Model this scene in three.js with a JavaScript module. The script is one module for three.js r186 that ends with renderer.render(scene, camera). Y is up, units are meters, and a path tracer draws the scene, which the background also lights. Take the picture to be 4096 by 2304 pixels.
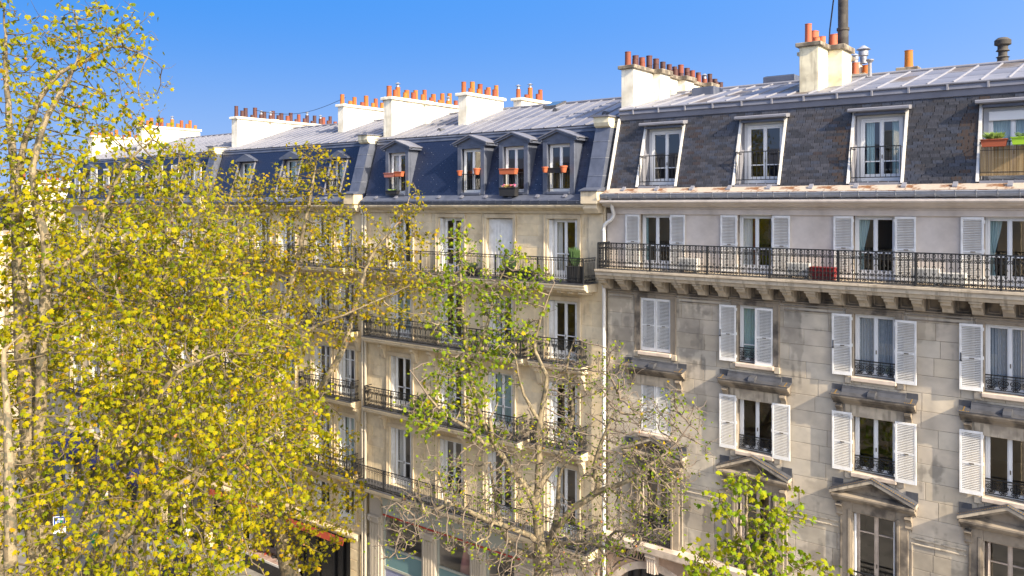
import * as THREE from 'three';

// ---------------------------------------------------------------- camera, sky, sun, exposure
const scene = new THREE.Scene();
const EYE = 18.6, CAMZ = 25, YAW = 37.8 * Math.PI / 180, FPX = 3293;      // metres; focal length in pixels of a 4096-wide picture
const HORIZON = 822;                                                      // row of the eye level in that picture
const fullH = 2 * (2304 - HORIZON), fullW = fullH * 16 / 9;
const camera = new THREE.PerspectiveCamera(2 * Math.atan(fullH / 2 / FPX) * 180 / Math.PI, 16 / 9, 0.1, 2000);
camera.setViewOffset(fullW, fullH, (fullW - 4096) / 2, fullH / 2 - HORIZON, 4096, 2304);   // shift lens: verticals stay vertical
camera.position.set(0, EYE, CAMZ);
camera.lookAt(-Math.sin(YAW), EYE, CAMZ - Math.cos(YAW));
scene.add(camera);

const SUN = new THREE.Vector3(1, 0.62, 0.2).normalize();
{
  const w = 1024, h = 512, d = new Float32Array(w * h * 4), v = new THREE.Vector3();
  const mix = (a, b, t) => a + (b - a) * t;
  for (let j = 0; j < h; j++) for (let i = 0; i < w; i++) {
    const lat = ((j + 0.5) / h - 0.5) * Math.PI, lon = ((i + 0.5) / w - 0.5) * 2 * Math.PI;
    v.set(Math.cos(lat) * Math.cos(lon), Math.sin(lat), Math.cos(lat) * Math.sin(lon));
    const e = Math.max(0, lat * 180 / Math.PI), k = Math.exp(-((e / 8.5) ** 2)), z = Math.min(1, Math.max(0, (e - 14) / 60));
    const g = Math.acos(Math.min(1, Math.max(-1, v.dot(SUN)))) * 180 / Math.PI;
    const glow = 2.6 * Math.exp(-g / 14) + 2.7 * Math.exp(-g / 28);
    let r = mix(0.0, 0.16, k), gg = mix(0.128, 0.25, k), b = mix(0.42, 0.43, k);
    r = mix(r, 0.005, z); gg = mix(gg, 0.085, z); b = mix(b, 0.29, z);
    const o = (j * w + i) * 4;
    d[o] = r + glow * 1.0; d[o + 1] = gg + glow * 0.9; d[o + 2] = b + glow * 0.72; d[o + 3] = 1;
    if (lat < 0) { d[o] = 0.16; d[o + 1] = 0.15; d[o + 2] = 0.14; }
  }
  const t = new THREE.DataTexture(d, w, h, THREE.RGBAFormat, THREE.FloatType);
  t.mapping = THREE.EquirectangularReflectionMapping; t.magFilter = t.minFilter = THREE.LinearFilter; t.needsUpdate = true;
  scene.background = t; scene.environment = t;
}
const sun = new THREE.DirectionalLight(new THREE.Color().setRGB(1, 0.84, 0.62), 4.2);
sun.position.copy(SUN).multiplyScalar(120).add(new THREE.Vector3(-25, 8, 5));
sun.target.position.set(-25, 8, 5);
sun.castShadow = true; sun.shadow.mapSize.set(4096, 4096);
Object.assign(sun.shadow.camera, { left: -70, right: 70, top: 50, bottom: -50, near: 1, far: 300 });
scene.add(sun, sun.target);
const renderer = new THREE.WebGLRenderer({ antialias: true });
renderer.toneMapping = THREE.LinearToneMapping;
renderer.toneMappingExposure = 2.15;
renderer.shadowMap.enabled = true;

// ---------------------------------------------------------------- helpers
function rng(s) { return () => { s |= 0; s = s + 0x6D2B79F5 | 0; let t = Math.imul(s ^ s >>> 15, 1 | s); t = t + Math.imul(t ^ t >>> 7, 61 | t) ^ t; return ((t ^ t >>> 14) >>> 0) / 4294967296; }; }
const cosY = Math.cos(YAW), sinY = Math.sin(YAW);
const at = (px, py, t) => { const u = (px - 2048) / FPX, v = (HORIZON - py) / FPX; return new THREE.Vector3(t * (-sinY + u * cosY), EYE + t * v, CAMZ - t * (cosY + u * sinY)); };
const V3 = (x, y, z) => new THREE.Vector3(x, y, z);
let O = [0, 0, 0];                                                     // base point of the thing that is being built

class MB {                                                             // collects pieces of one mesh, in world metres
  constructor() { this.p = []; this.n = []; }
  tri(a, b, c, na, nb, nc) {
    this.p.push(...a, ...b, ...c);
    if (!na) {
      const ux = b[0] - a[0], uy = b[1] - a[1], uz = b[2] - a[2], vx = c[0] - a[0], vy = c[1] - a[1], vz = c[2] - a[2];
      let x = uy * vz - uz * vy, y = uz * vx - ux * vz, z = ux * vy - uy * vx; const l = Math.hypot(x, y, z) || 1;
      na = nb = nc = [x / l, y / l, z / l];
    }
    this.n.push(...na, ...nb, ...nc); return this;
  }
  quad(a, b, c, d) { return this.tri(a, b, c).tri(a, c, d); }
  box(x0, x1, y0, y1, z0, z1) {
    const P = (x, y, z) => [x, y, z];
    this.quad(P(x0, y0, z1), P(x1, y0, z1), P(x1, y1, z1), P(x0, y1, z1)); this.quad(P(x1, y0, z0), P(x0, y0, z0), P(x0, y1, z0), P(x1, y1, z0));
    this.quad(P(x1, y0, z1), P(x1, y0, z0), P(x1, y1, z0), P(x1, y1, z1)); this.quad(P(x0, y0, z0), P(x0, y0, z1), P(x0, y1, z1), P(x0, y1, z0));
    this.quad(P(x0, y1, z1), P(x1, y1, z1), P(x1, y1, z0), P(x0, y1, z0)); this.quad(P(x0, y0, z0), P(x1, y0, z0), P(x1, y0, z1), P(x0, y0, z1));
    return this;
  }
  cbox(x0, x1, y0, y1, z0, z1, c = 0.01) {                             // box with chamfered edges
    const X = [x0, x1], Y = [y0, y1], Z = [z0, z1], s = [1, -1];
    const px = (i, j, k) => [X[i], Y[j] + s[j] * c, Z[k] + s[k] * c], py = (i, j, k) => [X[i] + s[i] * c, Y[j], Z[k] + s[k] * c], pz = (i, j, k) => [X[i] + s[i] * c, Y[j] + s[j] * c, Z[k]];
    const q = (a, b, c2, d, f) => f ? this.quad(d, c2, b, a) : this.quad(a, b, c2, d);
    for (const i of [0, 1]) { q(px(i, 0, 0), px(i, 0, 1), px(i, 1, 1), px(i, 1, 0), i); q(py(0, i, 0), py(1, i, 0), py(1, i, 1), py(0, i, 1), i); q(pz(0, 0, i), pz(0, 1, i), pz(1, 1, i), pz(1, 0, i), i); }
    for (const i of [0, 1]) for (const j of [0, 1]) {
      q(px(i, j, 0), px(i, j, 1), py(i, j, 1), py(i, j, 0), i ^ j ^ 1); q(px(i, 0, j), px(i, 1, j), pz(i, 1, j), pz(i, 0, j), i ^ j); q(py(0, i, j), py(1, i, j), pz(1, i, j), pz(0, i, j), i ^ j ^ 1);
      for (const k of [0, 1]) (i ^ j ^ k) ? this.tri(px(i, j, k), py(i, j, k), pz(i, j, k)) : this.tri(px(i, j, k), pz(i, j, k), py(i, j, k));
    }
    return this;
  }
  slab(x0, x1, y0, y1, z0, z1, c = 0.008) {                            // a stone's face: front chamfered, no back
    const a = (x, y, z) => [x, y, z], m = z1 - c;
    const B = [a(x0, y0, z0), a(x1, y0, z0), a(x1, y1, z0), a(x0, y1, z0)], M = [a(x0, y0, m), a(x1, y0, m), a(x1, y1, m), a(x0, y1, m)], F = [a(x0 + c, y0 + c, z1), a(x1 - c, y0 + c, z1), a(x1 - c, y1 - c, z1), a(x0 + c, y1 - c, z1)];
    for (let i = 0; i < 4; i++) { const j = (i + 1) % 4; this.quad(B[i], B[j], M[j], M[i]); this.quad(M[i], M[j], F[j], F[i]); }
    return this.quad(F[0], F[1], F[2], F[3]);
  }
  prism(pts, a0, a1, map) {                                            // polygon swept along the third axis
    const c = pts.map(p => new THREE.Vector2(p[0], p[1])), cw = THREE.ShapeUtils.isClockWise(c); if (cw) c.reverse();
    const n = c.length, m = (v, a) => map(v.x, v.y, a);
    for (let i = 0; i < n; i++) { const p = c[i], q = c[(i + 1) % n]; this.quad(m(p, a0), m(q, a0), m(q, a1), m(p, a1)); }
    for (const f of THREE.ShapeUtils.triangulateShape(c, [])) { this.tri(m(c[f[0]], a1), m(c[f[1]], a1), m(c[f[2]], a1)); this.tri(m(c[f[2]], a0), m(c[f[1]], a0), m(c[f[0]], a0)); }
    return this;
  }
  px(pts, x0, x1) { return this.prism(pts, x1, x0, (z, y, x) => [x, y, z]); }      // pts (z, y) along x
  pz(pts, z0, z1) { return this.prism(pts, z0, z1, (x, y, z) => [x, y, z]); }      // pts (x, y) along z
  py(pts, y0, y1) { return this.prism(pts, y1, y0, (x, z, y) => [x, y, z]); }      // pts (x, z) along y
  tube(P, R, S = 5, cap = true) {
    const n = P.length, rs = i => Array.isArray(R) ? R[i] : R, rings = [], nor = [];
    const t = new THREE.Vector3(), u = new THREE.Vector3(), w = new THREE.Vector3(); let first = true;
    for (let i = 0; i < n; i++) {
      const a = P[Math.max(0, i - 1)], b = P[Math.min(n - 1, i + 1)];
      t.set(b.x - a.x, b.y - a.y, b.z - a.z).normalize();
      if (first) { u.set(Math.abs(t.y) > 0.9 ? 1 : 0, Math.abs(t.y) > 0.9 ? 0 : 1, 0); first = false; }
      u.addScaledVector(t, -u.dot(t)).normalize(); w.crossVectors(t, u);
      const rg = [], ng = [];
      for (let k = 0; k < S; k++) {
        const A = k / S * Math.PI * 2, c = Math.cos(A), s = Math.sin(A), x = u.x * c + w.x * s, y = u.y * c + w.y * s, z = u.z * c + w.z * s, r = rs(i);
        rg.push([P[i].x + x * r, P[i].y + y * r, P[i].z + z * r]); ng.push([x, y, z]);
      }
      rings.push(rg); nor.push(ng);
    }
    for (let i = 0; i < n - 1; i++) for (let k = 0; k < S; k++) {
      const l = (k + 1) % S;
      this.tri(rings[i][k], rings[i][l], rings[i + 1][l], nor[i][k], nor[i][l], nor[i + 1][l]); this.tri(rings[i][k], rings[i + 1][l], rings[i + 1][k], nor[i][k], nor[i + 1][l], nor[i + 1][k]);
    }
    if (cap) for (let k = 1; k < S - 1; k++) { this.tri(rings[0][0], rings[0][k + 1], rings[0][k]); this.tri(rings[n - 1][0], rings[n - 1][k], rings[n - 1][k + 1]); }
    return this;
  }
  lathe(prof, x, y, z, S = 12) {                                       // prof [r, h]
    const n = prof.length;
    for (let k = 0; k < S; k++) {
      const A = k / S * Math.PI * 2, B = (k + 1) / S * Math.PI * 2;
      for (let i = 0; i < n - 1; i++) {
        const [r, h] = prof[i], [r2, h2] = prof[i + 1], dl = Math.hypot(r2 - r, h2 - h) || 1, nr = (h2 - h) / dl, ny = -(r2 - r) / dl;
        const pt = (q, hh, a) => [x + Math.cos(a) * q, y + hh, z + Math.sin(a) * q], nn = a => [Math.cos(a) * nr, ny, Math.sin(a) * nr];
        if (r2 > 1e-6) this.tri(pt(r, h, A), pt(r2, h2, A), pt(r2, h2, B), nn(A), nn(A), nn(B));
        if (r > 1e-6) this.tri(pt(r, h, A), pt(r2, h2, B), pt(r, h, B), nn(A), nn(B), nn(B));
      }
    }
    return this;
  }
  done(local) {
    const n = this.p.length / 3, P = new Float32Array(this.p), N = new Float32Array(this.n), U = new Float32Array(n * 2);
    for (let i = 0; i < n; i += 3) {
      const k = i * 3, ax = Math.abs(N[k]), ay = Math.abs(N[k + 1]), az = Math.abs(N[k + 2]);
      for (let j = 0; j < 3; j++) {
        const q = (i + j) * 3, x = P[q], y = P[q + 1], z = P[q + 2];
        if (ax > ay && ax > az) { U[(i + j) * 2] = z + 0.37; U[(i + j) * 2 + 1] = y; } else if (ay > az) { U[(i + j) * 2] = x; U[(i + j) * 2 + 1] = z + 0.53; } else { U[(i + j) * 2] = x; U[(i + j) * 2 + 1] = y; }
      }
    }
    if (!local) for (let i = 0; i < n; i++) { P[i * 3] -= O[0]; P[i * 3 + 1] -= O[1]; P[i * 3 + 2] -= O[2]; }
    const g = new THREE.BufferGeometry();
    g.setAttribute('position', new THREE.BufferAttribute(P, 3)); g.setAttribute('normal', new THREE.BufferAttribute(N, 3)); g.setAttribute('uv', new THREE.BufferAttribute(U, 2));
    return g;
  }
  build(name, mat, parent) { return obj(name, this.done(), mat, parent); }
}
function obj(name, g, mat, parent) {
  const m = new THREE.Mesh(g instanceof MB ? g.done(true) : g, mat);
  m.name = name; m.castShadow = m.receiveShadow = true; parent.add(m); return m;
}
function put(name, g, mat, parent, x, y, z, ry = 0) { const m = obj(name, g, mat, parent); m.position.set(x - O[0], y - O[1], z - O[2]); m.rotation.y = ry; return m; }
const counts = {};
function numbered(n) { const c = counts[n] = (counts[n] ?? -1) + 1; return c ? n + '_' + String(c).padStart(3, '0') : n; }
function tag(o, label, category, group) { o.userData.label = label; o.userData.category = category; if (group) o.userData.group = group; return o; }
function thing(name, label, category, pos = [0, 0, 0], group) {
  const g = new THREE.Group(); g.name = numbered(name); g.position.set(...pos); scene.add(g); tag(g, label, category, group); O = pos; return g;
}
function ground(name, mb, mat) { O = [0, 0, 0]; const m = mb.build(numbered(name), mat, scene); m.userData.kind = 'structure'; return m; }
const stuff = m => { m.userData.kind = 'stuff'; return m; };

// ---------------------------------------------------------------- textures and materials
const PERM = (() => { const r = rng(7), a = []; for (let i = 0; i < 65536; i++) a.push(r()); return a; })();
function vnoise(x, y, per, seed, py = per) {
  const xi = Math.floor(x), yi = Math.floor(y), fx = x - xi, fy = y - yi, s = t => t * t * (3 - 2 * t);
  const h = (a, b) => { a = ((a % per) + per) % per; b = ((b % py) + py) % py; return PERM[(a * 73 + b * 1931 + seed * 977) & 65535]; };
  const u = s(fx), v = s(fy);
  return (h(xi, yi) * (1 - u) + h(xi + 1, yi) * u) * (1 - v) + (h(xi, yi + 1) * (1 - u) + h(xi + 1, yi + 1) * u) * v;
}
function fbm(x, y, per, seed, oct = 4, py = per) { let a = 0, w = 0.5, t = 0; for (let i = 0; i < oct; i++) { a += w * vnoise(x, y, per, seed + i * 13, py); t += w; x *= 2; y *= 2; per *= 2; py *= 2; w *= 0.5; } return a / t; }
const enc = c => { c = Math.min(1, Math.max(0, c)); return Math.round(255 * (c <= 0.0031308 ? c * 12.92 : 1.055 * Math.pow(c, 1 / 2.4) - 0.055)); };
function tex(w, h, fn, rep, color = true) {                            // fn(u, v) gives linear rgb; rep = metres of one repeat
  const d = new Uint8Array(w * h * 4);
  for (let j = 0; j < h; j++) for (let i = 0; i < w; i++) {
    const c = fn((i + 0.5) / w, (j + 0.5) / h), o = (j * w + i) * 4;
    for (let k = 0; k < 3; k++) d[o + k] = color ? enc(c[k]) : Math.round(255 * Math.min(1, Math.max(0, c[k])));
    d[o + 3] = 255;
  }
  const t = new THREE.DataTexture(d, w, h); t.wrapS = t.wrapT = THREE.RepeatWrapping; t.magFilter = THREE.LinearFilter; t.minFilter = THREE.LinearMipmapLinearFilter; t.generateMipmaps = true;
  if (color) t.colorSpace = THREE.SRGBColorSpace;
  t.repeat.set(1 / (Array.isArray(rep) ? rep[0] : rep), 1 / (Array.isArray(rep) ? rep[1] : rep)); t.needsUpdate = true; return t;
}
const g3 = v => [v, v, v];
const bumpFine = tex(512, 512, (u, v) => g3(0.5 * fbm(u * 24, v * 24, 24, 1, 4) + 0.5 * fbm(u * 6, v * 6, 6, 5, 4)), 2.5, false);
function mat(r, g, b, rough = 0.8, extra = {}) { return new THREE.MeshStandardMaterial(Object.assign({ color: new THREE.Color().setRGB(r, g, b), roughness: rough }, extra)); }
const lerp3 = (a, b, t) => [a[0] + (b[0] - a[0]) * t, a[1] + (b[1] - a[1]) * t, a[2] + (b[2] - a[2]) * t];
const sm = (a, b, x) => { x = Math.min(1, Math.max(0, (x - a) / (b - a))); return x * x * (3 - 2 * x); };
// a mottled material: base colour, stain colour, amount
function mottled(w, rep, base, stain, lo, hi, seed, rough, extra = {}, streak = 0, amp = 1) {
  const t = tex(w, w, (u, v) => {
    const n = fbm(u * 5, v * 5, 5, seed, 5), m = fbm(u * 20, v * 20, 20, seed + 3, 3), k = fbm(u * 9, v * 9, 9, seed + 9, 3);
    let c = lerp3(base, stain, sm(lo, hi, n)).map(q => q * (1 + amp * (0.24 * m + 0.14 * k - 0.18)));
    if (streak) { const s = fbm(u * 26, v * 3, 26, seed + 21, 4, 3), g = fbm(u * 4, v * 4, 4, seed + 31, 3); c = lerp3(c, stain.map(q => q * 0.55), streak * sm(0.5, 0.75, s) * sm(0.4, 0.65, g)); }
    return c;
  }, rep);
  return new THREE.MeshStandardMaterial(Object.assign({ map: t, roughness: rough }, extra));
}
const M = {
  white: mottled(256, 1.7, [0.7, 0.685, 0.655], [0.56, 0.53, 0.48], 0.5, 0.8, 23, 0.5, {}, 0.4), shutter: mottled(256, 2.2, [0.74, 0.74, 0.735], [0.6, 0.585, 0.55], 0.5, 0.8, 27, 0.5, {}, 0.4), frame: mat(0.78, 0.79, 0.8, 0.4),
  iron: mat(0.011, 0.012, 0.014, 0.5), darkmetal: mat(0.05, 0.052, 0.058, 0.45), brass: mat(0.11, 0.09, 0.06, 0.5),
  glass: new THREE.MeshPhysicalMaterial({ color: 0xffffff, transmission: 1, roughness: 0.01, ior: 1.9, thickness: 0 }),
  room: mat(0.24, 0.21, 0.175, 0.95), curtain: mat(0.62, 0.64, 0.64, 0.9, { side: THREE.DoubleSide }), teal: mat(0.36, 0.52, 0.54, 0.9, { side: THREE.DoubleSide }), redcurtain: mat(0.2, 0.05, 0.035, 0.9),
  limestone: mottled(512, 3.1, [0.72, 0.61, 0.425], [0.57, 0.465, 0.31], 0.45, 0.8, 31, 0.9, { bumpMap: bumpFine, bumpScale: 0.006 }, 0.45),
  plaster: mottled(512, 3.5, [0.61, 0.545, 0.49], [0.55, 0.485, 0.43], 0.4, 0.7, 47, 0.9, { bumpMap: bumpFine, bumpScale: 0.002 }),
  trim: mottled(512, 2.3, [0.50, 0.43, 0.33], [0.33, 0.28, 0.22], 0.42, 0.7, 61, 0.9, { bumpMap: bumpFine, bumpScale: 0.005 }, 0.6),
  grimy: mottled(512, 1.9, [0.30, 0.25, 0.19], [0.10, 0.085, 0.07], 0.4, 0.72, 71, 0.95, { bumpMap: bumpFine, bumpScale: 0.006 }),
  palestone: mottled(512, 1.9, [0.62, 0.52, 0.43], [0.45, 0.37, 0.3], 0.4, 0.72, 73, 0.9, { bumpMap: bumpFine, bumpScale: 0.004 }),
  render: mottled(512, 2.9, [0.82, 0.78, 0.66], [0.66, 0.6, 0.46], 0.45, 0.8, 81, 0.9, { bumpMap: bumpFine, bumpScale: 0.004 }, 0.35),
  cream: mottled(512, 2.7, [0.74, 0.68, 0.5], [0.5, 0.44, 0.31], 0.45, 0.75, 85, 0.9, { bumpMap: bumpFine, bumpScale: 0.004 }, 0.5),
  cap: mottled(256, 1.3, [0.3, 0.26, 0.2], [0.12, 0.1, 0.08], 0.4, 0.7, 87, 0.95),
  zinc: mottled(512, 2.2, [0.168, 0.175, 0.215], [0.145, 0.152, 0.19], 0.4, 0.7, 91, 0.55, { metalness: 0.1 }, 0, 0.3),
  zinc2: mottled(512, 1.7, [0.22, 0.224, 0.26], [0.19, 0.195, 0.228], 0.4, 0.7, 93, 0.55, { metalness: 0.1 }, 0, 0.3),
  zincold: mottled(512, 1.5, [0.19, 0.18, 0.18], [0.12, 0.095, 0.075], 0.42, 0.7, 95, 0.6, { metalness: 0.2 }),
  bluezinc: mottled(512, 2.1, [0.11, 0.125, 0.17], [0.085, 0.098, 0.135], 0.4, 0.7, 97, 0.45, { metalness: 0.2 }),
  gutter: mottled(512, 1.3, [0.36, 0.38, 0.43], [0.2, 0.21, 0.24], 0.45, 0.75, 99, 0.5, { metalness: 0.3 }),
  rust: mottled(512, 1.1, [0.40, 0.34, 0.28], [0.19, 0.085, 0.035], 0.42, 0.68, 101, 0.8, {}, 0.7),
  soot: mottled(256, 1.2, [0.075, 0.068, 0.06], [0.04, 0.036, 0.033], 0.4, 0.7, 105, 0.8),
  lead: mottled(256, 1.4, [0.075, 0.078, 0.09], [0.045, 0.047, 0.055], 0.4, 0.7, 103, 0.6),
  ochre: mat(0.36, 0.21, 0.03, 0.8), terracotta: mat(0.42, 0.11, 0.045, 0.75),
  asphalt: mottled(512, 3, [0.085, 0.083, 0.085], [0.06, 0.058, 0.06], 0.4, 0.7, 111, 0.95), pavement: mottled(512, 3, [0.24, 0.225, 0.2], [0.17, 0.16, 0.145], 0.4, 0.7, 113, 0.95), kerb: mat(0.3, 0.29, 0.27, 0.9),
};
M.slateA = [[0.036, 0.036, 0.042], [0.046, 0.046, 0.055], [0.028, 0.028, 0.032], [0.042, 0.047, 0.064], [0.042, 0.038, 0.039], [0.056, 0.056, 0.066]].map((c, i) => mottled(128, 0.5, c, c.map(x => x * 0.6), 0.4, 0.7, 121 + i, 0.5));
M.slateRust = mottled(128, 0.4, [0.035, 0.031, 0.032], [0.046, 0.027, 0.019], 0.35, 0.65, 141, 0.7);
M.slateB = [mottled(256, 0.9, [0.014, 0.022, 0.056], [0.01, 0.016, 0.042], 0.4, 0.7, 151, 0.42), mottled(256, 0.9, [0.019, 0.028, 0.066], [0.013, 0.02, 0.05], 0.4, 0.7, 152, 0.42)];
M.pots = { orange: [mat(0.38, 0.11, 0.018, 0.8), mat(0.3, 0.078, 0.024, 0.8), mat(0.4, 0.14, 0.022, 0.8), mat(0.22, 0.055, 0.026, 0.8)], red: [mat(0.075, 0.026, 0.023, 0.7), mat(0.09, 0.03, 0.025, 0.7), mat(0.06, 0.024, 0.023, 0.7), mat(0.2, 0.055, 0.03, 0.75)], salmon: [mat(0.42, 0.11, 0.055, 0.75), mat(0.48, 0.14, 0.06, 0.75)] };

// ---------------------------------------------------------------- building kit
function sheet(mb, x0, x1, y0, y1, holes, F, B) {                       // wall with openings; F and B map (x, y) to the front and back point
  const xs = [...new Set([x0, x1, ...holes.flatMap(h => [h[0], h[1]])])].filter(v => v >= x0 && v <= x1).sort((a, b) => a - b);
  const ys = [...new Set([y0, y1, ...holes.flatMap(h => [h[2], h[3]])])].filter(v => v >= y0 && v <= y1).sort((a, b) => a - b);
  const solid = (i, j) => i >= 0 && j >= 0 && i < xs.length - 1 && j < ys.length - 1 && !holes.some(h => { const cx = (xs[i] + xs[i + 1]) / 2, cy = (ys[j] + ys[j + 1]) / 2; return cx > h[0] && cx < h[1] && cy > h[2] && cy < h[3]; });
  for (let i = 0; i < xs.length - 1; i++) for (let j = 0; j < ys.length - 1; j++) if (solid(i, j)) {
    const [a, b, c, d] = [xs[i], xs[i + 1], ys[j], ys[j + 1]];
    mb.quad(F(a, c), F(b, c), F(b, d), F(a, d)); mb.quad(B(b, c), B(a, c), B(a, d), B(b, d));
    if (!solid(i - 1, j)) mb.quad(B(a, c), F(a, c), F(a, d), B(a, d)); if (!solid(i + 1, j)) mb.quad(F(b, c), B(b, c), B(b, d), F(b, d));
    if (!solid(i, j - 1)) mb.quad(B(a, c), B(b, c), F(b, c), F(a, c)); if (!solid(i, j + 1)) mb.quad(F(a, d), F(b, d), B(b, d), B(a, d));
  }
  return mb;
}
function cut(rects, h) {                                               // rectangles minus one opening
  const out = [];
  for (const [a, b, c, d] of rects) {
    if (h[0] >= b || h[1] <= a || h[2] >= d || h[3] <= c) { out.push([a, b, c, d]); continue; }
    const l = Math.max(a, h[0]), r = Math.min(b, h[1]);
    if (l > a) out.push([a, l, c, d]); if (r < b) out.push([r, b, c, d]);
    if (h[2] > c) out.push([l, r, c, h[2]]); if (h[3] < d) out.push([l, r, h[3], d]);
  }
  return out;
}
function stones(parent, x0, x1, y0, y1, course, len, holes, mats, r, zf = 0) {   // ashlar: every block its own mesh
  let row = 0;
  for (let y = y0; y < y1 - 0.05; row++) {
    const h = Math.min(course * (0.97 + 0.06 * r()), y1 - y), yt = y1 - y - h < 0.15 ? y1 : y + h;
    let x = x0 - (row % 2 ? len * 0.5 : 0) - r() * 0.2;
    while (x < x1) {
      const xe = x + len * (0.8 + 0.45 * r());
      let list = [[Math.max(x, x0), Math.min(xe, x1), y, yt]];
      for (const q of holes) list = cut(list, q);
      for (const [a, b, c, d] of list) if (b - a > 0.06 && d - c > 0.06) {
        const mb = new MB().slab(a + 0.004, b - 0.004, c + 0.004, d - 0.004, zf - 0.03, zf + (r() - 0.5) * 0.007, 0.008);
        mb.build('stone_block', mats[Math.floor(r() * mats.length)], parent);
      }
      x = xe;
    }
    y = yt;
  }
}
const cache = new Map();
const memo = (k, f) => { if (!cache.has(k)) cache.set(k, f()); return cache.get(k); };
const K = (...a) => a.map(v => typeof v === 'number' ? v.toFixed(3) : v).join('|');

function makeWindow(parent, xc, y0, y1, w, z, o = {}) {                 // two-leaf casement: frame > panes, handle, curtain
  const h = y1 - y0, tr = o.transom ?? [], fr = o.mat ?? M.frame, bot = o.bottom ?? 0.07;
  const g = memo(K('win', w, h, tr.join(','), bot), () => {
    const b = new MB(), a = w / 2;
    b.box(-a, -a + 0.05, 0, h, -0.04, 0.03).box(a - 0.05, a, 0, h, -0.04, 0.03).box(-a + 0.05, a - 0.05, h - 0.05, h, -0.04, 0.03).box(-a + 0.05, a - 0.05, 0, 0.05, -0.04, 0.03);
    for (const s of [-1, 1]) {
      const L = s < 0 ? -a + 0.052 : 0.002, R = s < 0 ? -0.002 : a - 0.052, y = 0.052, t = h - 0.052;
      b.cbox(L, L + 0.055, y, t, -0.035, 0.02, 0.006).cbox(R - 0.055, R, y, t, -0.035, 0.02, 0.006).cbox(L + 0.055, R - 0.055, t - 0.06, t, -0.035, 0.018, 0.006).cbox(L + 0.055, R - 0.055, y, y + bot, -0.035, 0.018, 0.006);
      for (const k of tr) b.cbox(L + 0.055, R - 0.055, h * k - 0.018, h * k + 0.018, -0.03, 0.014, 0.005);
    }
    return b.cbox(-0.03, 0.03, 0.07, h - 0.07, 0.0215, 0.034, 0.006).done(true);
  });
  const win = put('window', g, fr, parent, xc, y0, z);
  const lev = [0.052 + bot, ...tr.flatMap(k => [h * k - 0.018, h * k + 0.018]), h - 0.112], pw = w / 2 - 0.164;
  for (const s of [-1, 1]) for (let i = 0; i < lev.length; i += 2) {
    const ph = lev[i + 1] - lev[i], pg = memo(K('pane', pw, ph), () => new MB().quad([-pw / 2, 0, 0], [pw / 2, 0, 0], [pw / 2, ph, 0], [-pw / 2, ph, 0]).done(true));
    const p = obj('pane', pg, M.glass, win); p.position.set(s * (w / 4 - 0.0252), lev[i], -0.012);
  }
  const hd = obj('handle', memo('whandle', () => new MB().cbox(-0.012, 0.012, -0.09, 0.02, 0, 0.03, 0.004).done(true)), M.brass, win); hd.position.set(0.02, h * 0.42, 0.035);
  for (const [f0, f1, m, kind] of o.curtains ?? []) {
    const c = new MB(), x0 = -w / 2 + f0 * w, x1 = -w / 2 + f1 * w, n = Math.max(8, Math.round((x1 - x0) * 46));
    const P = (i, y) => { const t = i / n, pinch = kind === 'tied' ? 1 - 0.6 * sm(0, 1, y < h * 0.35 ? y / (h * 0.35) * 0.4 + 0.6 : (h - y) / (h * 0.65)) : 1; const xe = f0 < 0.4 ? x0 + (x1 - x0) * t * pinch : x1 - (x1 - x0) * (1 - t) * pinch; return [xe, y, -0.16 + 0.022 * Math.sin(i * 1.9) + 0.012 * Math.sin(i * 0.7 + y)]; };
    const R = kind === 'tied' ? 12 : 2;
    for (let i = 0; i < n; i++) for (let k = 0; k < R; k++) { const a = 0.06 + (h - 0.1) * k / R, b2 = 0.06 + (h - 0.1) * (k + 1) / R; c.quad(P(i, a), P(i + 1, a), P(i + 1, b2), P(i, b2)); }
    obj('curtain', c, m, win);
  }
  return win;
}
const shr = rng(404);
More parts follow.
